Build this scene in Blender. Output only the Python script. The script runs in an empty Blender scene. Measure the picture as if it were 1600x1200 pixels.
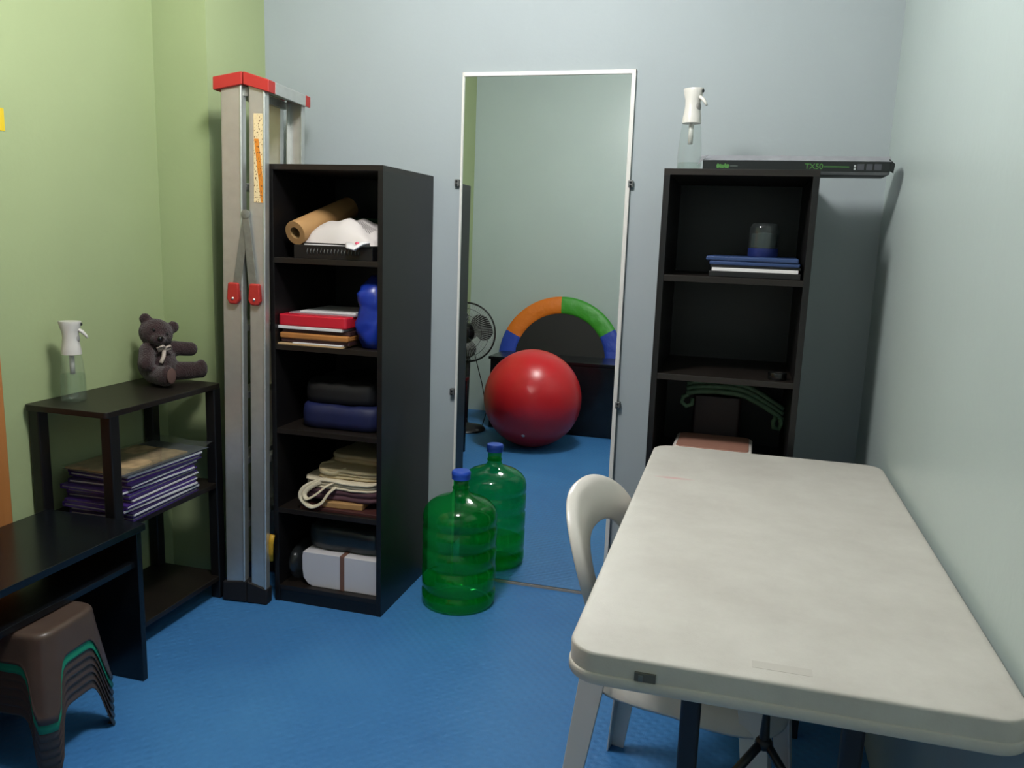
import bpy, math, random
from mathutils import Vector, Matrix, noise

# ------------------------------------------------------------------ camera, light, exposure
S = bpy.context.scene
COL = S.collection
PI = math.pi
CAM_F, YAW, PITCH, ROLL = 1280.25, 15.1943, 10.1711, 1.9812
cy, cp, cr = (math.radians(a) for a in (YAW, PITCH, ROLL))
fwd = Vector((-math.sin(cy)*math.cos(cp), math.cos(cy)*math.cos(cp), -math.sin(cp)))
rgt = Vector((math.cos(cy), math.sin(cy), 0))
upv = rgt.cross(fwd)
R_ = rgt*math.cos(cr) + upv*math.sin(cr)
U_ = upv*math.cos(cr) - rgt*math.sin(cr)
cam = bpy.data.cameras.new('camera')
cam.sensor_fit = 'HORIZONTAL'; cam.sensor_width = 36.0
cam.lens = CAM_F/1600*36.0
cam.clip_start = 0.02
co = bpy.data.objects.new('camera', cam); COL.objects.link(co)
mw = Matrix((R_, U_, -fwd)).transposed().to_4x4()
mw.translation = Vector((0, -2.9122, 1.3231))
co.matrix_world = mw
S.camera = co
S.view_settings.view_transform = 'Standard'
S.view_settings.look = 'None'
S.view_settings.gamma = 1.0
S.view_settings.use_curve_mapping = False
S.view_settings.exposure = 0.0
S.cycles.caustics_reflective = True
S.cycles.caustics_refractive = True
S.cycles.sample_clamp_indirect = 0.0
S.cycles.max_bounces = 14
S.cycles.diffuse_bounces = 8
S.cycles.transparent_max_bounces = 24
W = bpy.data.worlds.new('world'); S.world = W
W.use_nodes = True
W.node_tree.nodes['Background'].inputs[0].default_value = (0.02, 0.02, 0.02, 1)
LAMP_POS = (-0.78, -1.34, 2.40)     # where the ceiling lamp hangs (its builder is below)
LAMP_EMIT = 100.0
LAMP_COL = (1.0, 0.99, 0.98)

# ------------------------------------------------------------------ materials
def lin(c):
    return tuple(((v/255)/12.92 if v/255 <= .04045 else (((v/255)+.055)/1.055)**2.4) for v in c)

MATS = {}
def mat(name, rgb, rough=.5, metal=0., spec=.5, var=0., vscale=6., bump=0., bscale=40., sheen=0., coat=0.):
    if name in MATS: return MATS[name]
    m = bpy.data.materials.new(name); m.use_nodes = True
    nt = m.node_tree; b = nt.nodes['Principled BSDF']
    c = lin(rgb)
    b.inputs['Base Color'].default_value = (*c, 1)
    b.inputs['Roughness'].default_value = rough
    b.inputs['Metallic'].default_value = metal
    b.inputs['Specular IOR Level'].default_value = spec
    if sheen: b.inputs['Sheen Weight'].default_value = sheen
    if coat: b.inputs['Coat Weight'].default_value = coat; b.inputs['Coat Roughness'].default_value = .15
    if var or bump:
        tc = nt.nodes.new('ShaderNodeTexCoord')
    if var:
        n = nt.nodes.new('ShaderNodeTexNoise'); n.inputs['Scale'].default_value = vscale; n.inputs['Detail'].default_value = 6
        nt.links.new(tc.outputs['Object'], n.inputs['Vector'])
        r = nt.nodes.new('ShaderNodeValToRGB')
        r.color_ramp.elements[0].position = .3; r.color_ramp.elements[1].position = .7
        r.color_ramp.elements[0].color = (*[v*(1-var) for v in c], 1)
        r.color_ramp.elements[1].color = (*[min(1, v*(1+var)) for v in c], 1)
        nt.links.new(n.outputs['Fac'], r.inputs['Fac']); nt.links.new(r.outputs['Color'], b.inputs['Base Color'])
    if bump:
        n2 = nt.nodes.new('ShaderNodeTexNoise'); n2.inputs['Scale'].default_value = bscale; n2.inputs['Detail'].default_value = 4
        nt.links.new(tc.outputs['Object'], n2.inputs['Vector'])
        bp = nt.nodes.new('ShaderNodeBump'); bp.inputs['Strength'].default_value = bump; bp.inputs['Distance'].default_value = .01
        nt.links.new(n2.outputs['Fac'], bp.inputs['Height']); nt.links.new(bp.outputs['Normal'], b.inputs['Normal'])
    MATS[name] = m
    return m

def clear_mat(name, tint, gloss=.12, rough=.06, haze=0., hazecol=(230, 235, 235)):
    """thin clear plastic: tinted see-through wall with a Fresnel gloss and a little milky haze"""
    if name in MATS: return MATS[name]
    m = bpy.data.materials.new(name); m.use_nodes = True
    nt = m.node_tree; nt.nodes.clear()
    out = nt.nodes.new('ShaderNodeOutputMaterial')
    tr = nt.nodes.new('ShaderNodeBsdfTransparent'); tr.inputs[0].default_value = (*lin(tint), 1)
    gl = nt.nodes.new('ShaderNodeBsdfGlossy'); gl.inputs['Roughness'].default_value = rough
    df = nt.nodes.new('ShaderNodeBsdfTranslucent'); df.inputs[0].default_value = (*lin(hazecol), 1)
    d2 = nt.nodes.new('ShaderNodeBsdfDiffuse'); d2.inputs[0].default_value = (*lin(hazecol), 1)
    mh = nt.nodes.new('ShaderNodeMixShader'); mh.inputs[0].default_value = .5
    nt.links.new(df.outputs[0], mh.inputs[1]); nt.links.new(d2.outputs[0], mh.inputs[2])
    m1 = nt.nodes.new('ShaderNodeMixShader'); m1.inputs[0].default_value = haze
    nt.links.new(tr.outputs[0], m1.inputs[1]); nt.links.new(mh.outputs[0], m1.inputs[2])
    fr = nt.nodes.new('ShaderNodeLayerWeight')
    pw_ = nt.nodes.new('ShaderNodeMath'); pw_.operation = 'POWER'; pw_.inputs[1].default_value = 4.0
    nt.links.new(fr.outputs['Facing'], pw_.inputs[0])
    mu = nt.nodes.new('ShaderNodeMath'); mu.operation = 'MULTIPLY_ADD'; mu.inputs[1].default_value = gloss*5; mu.inputs[2].default_value = .04
    mu.use_clamp = True
    nt.links.new(pw_.outputs[0], mu.inputs[0])
    m2 = nt.nodes.new('ShaderNodeMixShader')
    nt.links.new(mu.outputs[0], m2.inputs[0]); nt.links.new(m1.outputs[0], m2.inputs[1]); nt.links.new(gl.outputs[0], m2.inputs[2])
    nt.links.new(m2.outputs[0], out.inputs[0])
    MATS[name] = m
    return m

def emit_mat(name, col, strength):
    m = bpy.data.materials.new(name); m.use_nodes = True
    nt = m.node_tree; nt.nodes.clear()
    out = nt.nodes.new('ShaderNodeOutputMaterial'); e = nt.nodes.new('ShaderNodeEmission')
    e.inputs[0].default_value = (*col, 1); e.inputs[1].default_value = strength
    nt.links.new(e.outputs[0], out.inputs[0])
    return m

def floor_mat():
    m = mat('blue_foam_mat', (38, 98, 160), rough=.5, spec=.4)
    nt = m.node_tree; b = nt.nodes['Principled BSDF']
    tc = nt.nodes.new('ShaderNodeTexCoord')
    n = nt.nodes.new('ShaderNodeTexNoise'); n.inputs['Scale'].default_value = 2.2; n.inputs['Detail'].default_value = 8
    nt.links.new(tc.outputs['Object'], n.inputs['Vector'])
    hs = []
    for a in (45, -45):
        mp = nt.nodes.new('ShaderNodeMapping'); mp.inputs['Rotation'].default_value = (0, 0, math.radians(a))
        nt.links.new(tc.outputs['Object'], mp.inputs[0])
        w = nt.nodes.new('ShaderNodeTexWave'); w.inputs['Scale'].default_value = 12; w.inputs['Distortion'].default_value = .5
        nt.links.new(mp.outputs[0], w.inputs['Vector']); hs.append(w)
    mul = nt.nodes.new('ShaderNodeMath'); mul.operation = 'MULTIPLY'
    nt.links.new(hs[0].outputs['Fac'], mul.inputs[0]); nt.links.new(hs[1].outputs['Fac'], mul.inputs[1])
    n3 = nt.nodes.new('ShaderNodeTexNoise'); n3.inputs['Scale'].default_value = 260; n3.inputs['Detail'].default_value = 2
    nt.links.new(tc.outputs['Object'], n3.inputs['Vector'])
    ad = nt.nodes.new('ShaderNodeMath'); ad.operation = 'MULTIPLY_ADD'; ad.inputs[1].default_value = .5
    nt.links.new(n3.outputs['Fac'], ad.inputs[0]); nt.links.new(mul.outputs[0], ad.inputs[2])
    bp = nt.nodes.new('ShaderNodeBump'); bp.inputs['Strength'].default_value = .28; bp.inputs['Distance'].default_value = .004
    nt.links.new(ad.outputs[0], bp.inputs['Height']); nt.links.new(bp.outputs['Normal'], b.inputs['Normal'])
    r = nt.nodes.new('ShaderNodeValToRGB')
    r.color_ramp.elements[0].position = .3; r.color_ramp.elements[1].position = .75
    r.color_ramp.elements[0].color = (*lin((57, 117, 177)), 1); r.color_ramp.elements[1].color = (*lin((70, 133, 190)), 1)
    nt.links.new(n.outputs['Fac'], r.inputs['Fac']); nt.links.new(r.outputs['Color'], b.inputs['Base Color'])
    return m

def table_mat():
    m = mat('cream_table_plastic', (214, 208, 196), rough=.42, spec=.4)
    nt = m.node_tree; b = nt.nodes['Principled BSDF']
    tc = nt.nodes.new('ShaderNodeTexCoord')
    n = nt.nodes.new('ShaderNodeTexNoise'); n.inputs['Scale'].default_value = 5; n.inputs['Detail'].default_value = 9; n.inputs['Roughness'].default_value = .7
    nt.links.new(tc.outputs['Object'], n.inputs['Vector'])
    r = nt.nodes.new('ShaderNodeValToRGB')
    r.color_ramp.elements[0].position = .3; r.color_ramp.elements[1].position = .62
    r.color_ramp.elements[0].color = (*lin((186, 181, 173)), 1); r.color_ramp.elements[1].color = (*lin((200, 196, 188)), 1)
    nt.links.new(n.outputs['Fac'], r.inputs['Fac'])
    # faint pink scribble left on the top
    mp = nt.nodes.new('ShaderNodeMapping'); mp.inputs['Location'].default_value = (.125, .64-.0, 0)
    mp.inputs['Location'].default_value = (.226, -.302, 0)
    mp.inputs['Scale'].default_value = (1, 1, 0)
    nt.links.new(tc.outputs['Object'], mp.inputs[0])
    mp2 = nt.nodes.new('ShaderNodeMapping'); mp2.inputs['Rotation'].default_value = (0, 0, math.radians(30)); mp2.inputs['Scale'].default_value = (1, 4.5, 0)
    nt.links.new(mp.outputs[0], mp2.inputs[0])
    nn = nt.nodes.new('ShaderNodeTexNoise'); nn.inputs['Scale'].default_value = 50
    nt.links.new(tc.outputs['Object'], nn.inputs['Vector'])
    ln = nt.nodes.new('ShaderNodeVectorMath'); ln.operation = 'LENGTH'; nt.links.new(mp2.outputs[0], ln.inputs[0])
    rr = nt.nodes.new('ShaderNodeMapRange'); rr.inputs[1].default_value = .02; rr.inputs[2].default_value = .055; rr.inputs[3].default_value = .9; rr.inputs[4].default_value = 0
    nt.links.new(ln.outputs['Value'], rr.inputs[0])
    mm = nt.nodes.new('ShaderNodeMath'); mm.operation = 'MULTIPLY'
    nt.links.new(rr.outputs[0], mm.inputs[0]); nt.links.new(nn.outputs['Fac'], mm.inputs[1])
    mx = nt.nodes.new('ShaderNodeMix'); mx.data_type = 'RGBA'
    nt.links.new(mm.outputs[0], mx.inputs['Factor']); nt.links.new(r.outputs['Color'], mx.inputs['A']); mx.inputs['B'].default_value = (*lin((205, 130, 135)), 1)
    nt.links.new(mx.outputs['Result'], b.inputs['Base Color'])
    n2 = nt.nodes.new('ShaderNodeTexNoise'); n2.inputs['Scale'].default_value = 300
    nt.links.new(tc.outputs['Object'], n2.inputs['Vector'])
    bp = nt.nodes.new('ShaderNodeBump'); bp.inputs['Strength'].default_value = .12; bp.inputs['Distance'].default_value = .002
    nt.links.new(n2.outputs['Fac'], bp.inputs['Height']); nt.links.new(bp.outputs['Normal'], b.inputs['Normal'])
    return m

def wood_mat(name, a, b_, rough=.45, scale=(2, 40, 40), spec=.45):
    if name in MATS: return MATS[name]
    m = mat(name, a, rough=rough, spec=spec)
    nt = m.node_tree; b = nt.nodes['Principled BSDF']
    tc = nt.nodes.new('ShaderNodeTexCoord'); mp = nt.nodes.new('ShaderNodeMapping'); mp.inputs['Scale'].default_value = scale
    nt.links.new(tc.outputs['Object'], mp.inputs[0])
    n = nt.nodes.new('ShaderNodeTexNoise'); n.inputs['Scale'].default_value = 1.0; n.inputs['Detail'].default_value = 6
    nt.links.new(mp.outputs[0], n.inputs['Vector'])
    r = nt.nodes.new('ShaderNodeValToRGB'); r.color_ramp.elements[0].position = .35; r.color_ramp.elements[1].position = .7
    r.color_ramp.elements[0].color = (*lin(a), 1); r.color_ramp.elements[1].color = (*lin(b_), 1)
    nt.links.new(n.outputs['Fac'], r.inputs['Fac']); nt.links.new(r.outputs['Color'], b.inputs['Base Color'])
    return m

def sticker_mat():
    """cream ladder sticker with an orange swoosh and rows of small dark print"""
    m = mat('ladder_sticker', (226, 205, 160), rough=.45)
    nt = m.node_tree; b = nt.nodes['Principled BSDF']
    tc = nt.nodes.new('ShaderNodeTexCoord'); sp = nt.nodes.new('ShaderNodeSeparateXYZ')
    nt.links.new(tc.outputs['Generated'], sp.inputs[0])
    def math_(op, a, c=None):
        n = nt.nodes.new('ShaderNodeMath'); n.operation = op
        for i, v in enumerate((a, c)):
            if v is None: continue
            if isinstance(v, (int, float)): n.inputs[i].default_value = v
            else: nt.links.new(v, n.inputs[i])
        return n.outputs[0]
    z = sp.outputs['Z']; x = sp.outputs['X']
    # swoosh centre drifts from left (top) to right (bottom)
    ctr = math_('MULTIPLY_ADD', z, -1.0); ctr.node.inputs[2].default_value = 1.0
    d = math_('ABSOLUTE', math_('SUBTRACT', x, ctr))
    sw = math_('LESS_THAN', d, .24)
    low = math_('LESS_THAN', z, .72)
    sw = math_('MULTIPLY', sw, low)
    wv = nt.nodes.new('ShaderNodeTexNoise'); wv.inputs['Scale'].default_value = 1
    mp = nt.nodes.new('ShaderNodeMapping'); mp.inputs['Scale'].default_value = (7, 1, 45)
    nt.links.new(tc.outputs['Generated'], mp.inputs[0]); nt.links.new(mp.outputs[0], wv.inputs['Vector'])
    pr = math_('GREATER_THAN', wv.outputs['Fac'], .60)
    mx = nt.nodes.new('ShaderNodeMix'); mx.data_type = 'RGBA'
    mx.inputs['A'].default_value = (*lin((226, 205, 160)), 1); mx.inputs['B'].default_value = (*lin((214, 132, 44)), 1)
    nt.links.new(sw, mx.inputs['Factor'])
    my = nt.nodes.new('ShaderNodeMix'); my.data_type = 'RGBA'
    nt.links.new(mx.outputs['Result'], my.inputs['A']); my.inputs['B'].default_value = (*lin((110, 75, 45)), 1)
    nt.links.new(pr, my.inputs['Factor']); nt.links.new(my.outputs['Result'], b.inputs['Base Color'])
    return m

def bag_print_mat():
    """white packet with a block of small slanted grey print and a dark ring mark"""
    m = mat('white_packet', (205, 198, 194), rough=.55)
    nt = m.node_tree; b = nt.nodes['Principled BSDF']
    tc = nt.nodes.new('ShaderNodeTexCoord')
    mp = nt.nodes.new('ShaderNodeMapping'); mp.inputs['Rotation'].default_value = (0, 0, math.radians(35))
    nt.links.new(tc.outputs['Object'], mp.inputs[0])
    w = nt.nodes.new('ShaderNodeTexWave'); w.inputs['Scale'].default_value = 38; w.bands_direction = 'Y'; w.inputs['Distortion'].default_value = .4
    nt.links.new(mp.outputs[0], w.inputs['Vector'])
    sp = nt.nodes.new('ShaderNodeSeparateXYZ'); nt.links.new(tc.outputs['Object'], sp.inputs[0])
    def rng(o, a, c):
        g = nt.nodes.new('ShaderNodeMath'); g.operation = 'GREATER_THAN'; g.inputs[1].default_value = a; nt.links.new(o, g.inputs[0])
        l = nt.nodes.new('ShaderNodeMath'); l.operation = 'LESS_THAN'; l.inputs[1].default_value = c; nt.links.new(o, l.inputs[0])
        p = nt.nodes.new('ShaderNodeMath'); p.operation = 'MULTIPLY'; nt.links.new(g.outputs[0], p.inputs[0]); nt.links.new(l.outputs[0], p.inputs[1])
        return p.outputs[0]
    def mul(a, c):
        p = nt.nodes.new('ShaderNodeMath'); p.operation = 'MULTIPLY'; nt.links.new(a, p.inputs[0]); nt.links.new(c, p.inputs[1]); return p.outputs[0]
    blk = mul(rng(sp.outputs['X'], .03, .10), rng(sp.outputs['Y'], -.08, -.02))
    ws = nt.nodes.new('ShaderNodeMath'); ws.operation = 'GREATER_THAN'; ws.inputs[1].default_value = .62; nt.links.new(w.outputs['Fac'], ws.inputs[0])
    f = mul(blk, ws.outputs[0])
    mx = nt.nodes.new('ShaderNodeMix'); mx.data_type = 'RGBA'
    mx.inputs['A'].default_value = (*lin((205, 198, 194)), 1); mx.inputs['B'].default_value = (*lin((110, 105, 104)), 1)
    nt.links.new(f, mx.inputs['Factor']); nt.links.new(mx.outputs['Result'], b.inputs['Base Color'])
    return m

M_BACK = mat('pale_aqua_paint', (163, 172, 175), rough=.6, spec=.22, var=.02, vscale=3, bump=.05, bscale=60)
M_RIGHT = mat('pale_mint_paint', (176, 189, 186), rough=.35, spec=.4, var=.02, vscale=3, bump=.06, bscale=45)
M_GREEN = mat('lime_green_paint', (165, 179, 134), rough=.55, spec=.25, var=.03, vscale=3, bump=.05, bscale=60)
M_CEIL = mat('white_ceiling_paint', (150, 151, 149), rough=.8)
M_FLOOR = floor_mat()
M_BLACK = wood_mat('espresso_laminate', (15, 14, 15), (20, 18, 18), rough=.4)
M_BLACK2 = wood_mat('espresso_board', (25, 20, 17), (32, 26, 21), rough=.42)
M_DESK = wood_mat('black_blue_laminate', (13, 16, 20), (18, 22, 27), rough=.22)
M_DARKPLASTIC = mat('black_plastic', (18, 18, 20), rough=.4)
M_ALU = mat('brushed_aluminium', (212, 214, 210), rough=.36, metal=.74, var=.05, vscale=30)
M_ALU2 = mat('worn_aluminium_bracket', (150, 152, 146), rough=.45, metal=.7, var=.12, vscale=60)
M_RED = mat('red_plastic', (178, 46, 40), rough=.5)
M_WHITEP = mat('white_plastic', (208, 205, 198), rough=.32, spec=.5)
M_CHAIR = mat('white_chair_plastic', (208, 203, 195), rough=.3, spec=.5, var=.03, vscale=8)
M_TABLE = table_mat()
M_CLEAR = clear_mat('clear_plastic', (247, 250, 249), gloss=.07, haze=.07)
M_LIQ = clear_mat('clear_liquid', (244, 249, 246), gloss=.04, haze=.0)
M_METALDARK = mat('dark_steel', (58, 60, 62), rough=.4, metal=.6)
M_CLIP = mat('dull_steel_clip', (120, 122, 120), rough=.5, metal=.7)

# ------------------------------------------------------------------ mesh builder
class MB:
    def __init__(s): s.v = []; s.f = []
    def add(s, vs, fs):
        o = len(s.v); s.v += [Vector(p) for p in vs]; s.f += [tuple(i+o for i in f) for f in fs]; return s
    def box(s, x0, x1, y0, y1, z0, z1, m=None):
        vs = [Vector((x, y, z)) for z in (z0, z1) for y in (y0, y1) for x in (x0, x1)]
        if m: vs = [m @ p for p in vs]
        return s.add(vs, [(0, 2, 3, 1), (4, 5, 7, 6), (0, 1, 5, 4), (2, 6, 7, 3), (0, 4, 6, 2), (1, 3, 7, 5)])
    def prism(s, poly, a, b, axis='z', m=None):
        def P(p, t):
            q = {'z': (p[0], p[1], t), 'y': (p[0], t, p[1]), 'x': (t, p[0], p[1])}[axis]
            q = Vector(q); return m @ q if m else q
        n = len(poly)
        return s.add([P(p, a) for p in poly]+[P(p, b) for p in poly],
                     [tuple(range(n))[::-1], tuple(range(n, 2*n))]+[(i, (i+1) % n, n+(i+1) % n, n+i) for i in range(n)])
    def grid(s, fn, nu, nv, cu=False, cv=False):
        vs = [fn(i/(nu if cu else nu-1), j/(nv if cv else nv-1)) for i in range(nu) for j in range(nv)]
        fs = []
        for i in range(nu if cu else nu-1):
            for j in range(nv if cv else nv-1):
                i2, j2 = (i+1) % nu, (j+1) % nv
                fs.append((i*nv+j, i2*nv+j, i2*nv+j2, i*nv+j2))
        return s.add(vs, fs)
    def lathe(s, prof, n=32, c=(0, 0, 0), m=None, cap=True):
        c = Vector(c); vs = []; fs = []
        k = len(prof)
        for i in range(n):
            a = 2*PI*i/n
            for r, z in prof:
                p = Vector((r*math.cos(a), r*math.sin(a), z)); p = (m @ p if m else p)
                vs.append(p+c)
        for i in range(n):
            for j in range(k-1):
                i2 = (i+1) % n
                fs.append((i*k+j, i2*k+j, i2*k+j+1, i*k+j+1))
        if cap and prof[0][0] > 1e-6: fs.append(tuple(i*k for i in range(n))[::-1])
        if cap and prof[-1][0] > 1e-6: fs.append(tuple(i*k+k-1 for i in range(n)))
        return s.add(vs, fs)
    def tube(s, path, r, n=8, closed=False, sx=1., sy=1.):
        path = [Vector(p) for p in path]; k = len(path); vs = []; fs = []
        rr = r if isinstance(r, (list, tuple)) else [r]*k
        ref = Vector((0, 0, 1))
        prev = None
        for i, p in enumerate(path):
            if closed: t = path[(i+1) % k]-path[i-1]
            else: t = path[min(i+1, k-1)]-path[max(i-1, 0)]
            t.normalize()
            if prev is None:
                a = ref if abs(t.dot(ref)) < .9 else Vector((1, 0, 0))
                u = (a-t*a.dot(t)).normalized()
            else: u = (prev-t*prev.dot(t)).normalized()
            prev = u; w = t.cross(u)
            for j in range(n):
                an = 2*PI*j/n
                vs.append(p+(u*math.cos(an)*sx+w*math.sin(an)*sy)*rr[i])
        for i in range(k if closed else k-1):
            i2 = (i+1) % k
            for j in range(n): fs.append((i*n+j, i*n+(j+1) % n, i2*n+(j+1) % n, i2*n+j))
        if not closed:
            fs.append(tuple(range(n))[::-1]); fs.append(tuple((k-1)*n+j for j in range(n)))
        return s.add(vs, fs)
    def ell(s, c, r, n=20, k=12, m=None):
        prof = [(math.sin(PI*j/k), -math.cos(PI*j/k)) for j in range(k+1)]
        prof[0] = (0.0005, -1); prof[-1] = (0.0005, 1)
        c = Vector(c); o = len(s.v)
        s.lathe(prof, n)
        for i in range(o, len(s.v)):
            p = s.v[i]; p = Vector((p.x*r[0], p.y*r[1], p.z*r[2]))
            s.v[i] = (m @ p if m else p)+c
        return s
    def build(s, name, m, parent=None, smooth=False, bevel=0, seg=2, solid=0, sub=0, loc=None, off=0, remesh=0, auto=0, merge=0):
        me = bpy.data.meshes.new(name); me.from_pydata([tuple(p) for p in s.v], [], s.f)
        me.validate(); me.update()
        import bmesh
        bm = bmesh.new(); bm.from_mesh(me)
        if merge: bmesh.ops.remove_doubles(bm, verts=bm.verts, dist=merge)
        bmesh.ops.recalc_face_normals(bm, faces=bm.faces); bm.to_mesh(me); bm.free()
        me.materials.append(m)
        o = bpy.data.objects.new(name, me); COL.objects.link(o)
        if parent: o.parent = parent
        if loc: o.location = loc
        if smooth or bevel:
            for p in me.polygons: p.use_smooth = True
        if smooth and auto:
            me.set_sharp_from_angle(angle=math.radians(auto))
        if remesh:
            r = o.modifiers.new('r', 'REMESH'); r.mode = 'VOXEL'; r.voxel_size = remesh; r.use_smooth_shade = True
            sm = o.modifiers.new('s', 'SMOOTH'); sm.iterations = 5; sm.factor = .5
        if solid:
            q = o.modifiers.new('solid', 'SOLIDIFY'); q.thickness = solid; q.offset = off
        if bevel:
            q = o.modifiers.new('bevel', 'BEVEL'); q.width = bevel; q.segments = seg; q.limit_method = 'ANGLE'; q.angle_limit = math.radians(40); q.harden_normals = True
        if sub:
            q = o.modifiers.new('sub', 'SUBSURF'); q.levels = sub; q.render_levels = sub
        return o

def box(name, m, x0, x1, y0, y1, z0, z1, parent=None, bevel=0):
    return MB().box(x0, x1, y0, y1, z0, z1).build(name, m, parent, bevel=bevel)

def thing(name, label, cat, loc=(0, 0, 0), rz=0, group=None):
    o = bpy.data.objects.new(name, None); o.empty_display_size = .05
    COL.objects.link(o); o.location = loc; o.rotation_euler = (0, 0, rz)
    o['label'] = label; o['category'] = cat
    if group: o['group'] = group
    return o
def tag(o, label, cat, group=None):
    o['label'] = label; o['category'] = cat
    if group: o['group'] = group
    return o
def struct(o, label, cat):
    o['kind'] = 'structure'; o['label'] = label; o['category'] = cat
    return o
def Rz(a, c=(0, 0, 0)):
    c = Vector(c); return Matrix.Translation(c) @ Matrix.Rotation(a, 4, 'Z') @ Matrix.Translation(-c)
def rrect(x0, x1, y0, y1, r, n=6):
    pts = []
    for cx_, cy_, a0 in ((x1-r, y1-r, 0), (x0+r, y1-r, PI/2), (x0+r, y0+r, PI), (x1-r, y0+r, 1.5*PI)):
        for i in range(n+1):
            a = a0+PI/2*i/n; pts.append((cx_+r*math.cos(a), cy_+r*math.sin(a)))
    return pts
def text_mesh(body, size, m, parent, loc, rot, name='lettering', align='CENTER', depth=.0006):
    c = bpy.data.curves.new(name, 'FONT'); c.body = body; c.size = size; c.align_x = align; c.align_y = 'CENTER'; c.extrude = depth
    t = bpy.data.objects.new(name+'_tmp', c); COL.objects.link(t)
    bpy.context.view_layer.update()
    me = bpy.data.meshes.new_from_object(t.evaluated_get(bpy.context.evaluated_depsgraph_get()))
    bpy.data.objects.remove(t); bpy.data.curves.remove(c)
    me.materials.clear(); me.materials.append(m)
    o = bpy.data.objects.new(name, me); COL.objects.link(o); o.parent = parent; o.location = loc; o.rotation_euler = rot
    return o

# ------------------------------------------------------------------ the room
XL, XR, YF, ZC = -2.022, 0.424, -3.235, 2.62
T = .12
struct(box('floor', M_FLOOR, XL-T, XR+T, YF-T, T, -.1, 0), 'blue foam mat floor with a fine diamond texture', 'floor')
struct(box('ceiling', M_CEIL, XL-T, XR+T, YF-T, T, ZC, ZC+.1), 'white ceiling of the small room', 'ceiling')
struct(box('wall_back', M_BACK, XL-T, XR+T, 0, T, -.1, ZC+.05), 'pale blue-grey painted wall behind the mirror', 'wall')
struct(box('wall_right', M_RIGHT, XR, XR+T, YF-T, T, -.1, ZC+.05), 'pale mint painted wall beside the white table', 'wall')
struct(box('wall_left', M_GREEN, XL-T, XL, YF-T, T, -.1, ZC+.05), 'lime green painted wall behind the low rack', 'wall')
struct(box('wall_front', M_RIGHT, XL-T, XR+T, YF-T, YF, -.1, ZC+.05), 'pale mint wall seen in the mirror behind the trampoline', 'wall')
struct(box('pillar', M_GREEN, XL-.01, -1.809, -.362, .01, -.02, ZC+.02), 'lime green wall pillar in the corner beside the ladder', 'pillar')

# door with wooden frame in the green wall, behind the desk
M_DOOR = wood_mat('orange_brown_door', (140, 78, 36), (164, 98, 48), rough=.4, scale=(30, 30, 1.5))
M_TRIM = wood_mat('light_brown_trim', (172, 112, 60), (190, 128, 74), rough=.4, scale=(30, 30, 1.5))
d = struct(MB().box(XL-.005, XL+.012, -1.93, -1.135, 0, 2.03).build('door_1', M_DOOR, bevel=.003), 'orange brown wooden door in the green wall', 'door')
for (ya, yb) in ((-1.88, -1.57), (-1.50, -1.19)):
    for (za, zb) in ((.15, .85), (1.0, 1.9)):
        MB().box(XL+.010, XL+.018, ya, yb, za, zb).build('door_panel', M_DOOR, d, bevel=.004)
MB().tube([(XL+.012, -1.86, .97), (XL+.05, -1.86, .97), (XL+.05, -1.76, .97)], .009, 10).build('door_handle', M_CLIP, d, smooth=True)
tr = MB().box(XL-.005, XL+.022, -1.135, -1.082, 0, 2.09).box(XL-.005, XL+.022, -1.985, -1.93, 0, 2.09).box(XL-.005, XL+.022, -1.985, -1.082, 2.035, 2.09)
struct(tr.build('trim_1', M_TRIM, bevel=.004), 'light brown wooden door frame on the green wall', 'door frame')

# yellow paper on the green wall
M_YEL = mat('yellow_paper', (226, 196, 40), rough=.6)
tag(box('paper_sign', M_YEL, XL-.001, XL+.002, -1.079, -.994, 1.567, 1.628), 'yellow paper sign stuck on the green wall', 'paper sign')

# ceiling lamp (its dome gives the room's light)
lamp = thing('ceiling_lamp', 'round white globe lamp hanging from the ceiling', 'lamp', LAMP_POS)
MB().lathe([(0.0, ZC-LAMP_POS[2]+.002), (.07, ZC-LAMP_POS[2]+.002), (.075, .19), (.035, .17), (.03, .14), (0, .14)], 32).build('lamp_base', M_WHITEP, lamp, smooth=True, auto=30)
MB().ell((0, 0, 0), (.15, .15, .15), 32, 16).build('lamp_diffuser', emit_mat('lamp_glow', LAMP_COL, LAMP_EMIT), lamp, smooth=True)

# ------------------------------------------------------------------ mirror
M_MIRROR = bpy.data.materials.new('mirror_glass'); M_MIRROR.use_nodes = True
_b = M_MIRROR.node_tree.nodes['Principled BSDF']
_b.inputs['Base Color'].default_value = (.90, .93, .91, 1); _b.inputs['Metallic'].default_value = 1; _b.inputs['Roughness'].default_value = 0.0
mx0, mx1, mz1 = -1.010, -.3925, 1.893
mi = thing('wall_mirror', 'tall frameless-looking mirror with thin white edging standing against the back wall', 'mirror', ((mx0+mx1)/2, -.0105, 0))
mi.rotation_euler = (math.radians(-.4), 0, 0)      # leans back a little against the wall
mi['label'] = 'tall mirror with thin white edging standing against the back wall'
hw = (mx1-mx0)/2
box('mirror_glass', M_MIRROR, -hw+.006, hw-.012, -.008, -.004, .012, mz1-.012, mi)
M_EDGE = mat('white_edging', (222, 220, 214), rough=.4)
box('edging', M_EDGE, -hw, -hw+.007, -.014, -.002, .0, mz1, mi, .001)
box('edging', M_EDGE, hw-.014, hw, -.014, -.002, .0, mz1, mi, .001)
box('edging', M_EDGE, -hw, hw, -.014, -.002, mz1-.014, mz1, mi, .001)
box('edging', mat('dusty_edging', (160, 152, 144), rough=.5), -hw, hw, -.012, -.002, -.002, .009, mi, .001)
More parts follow.
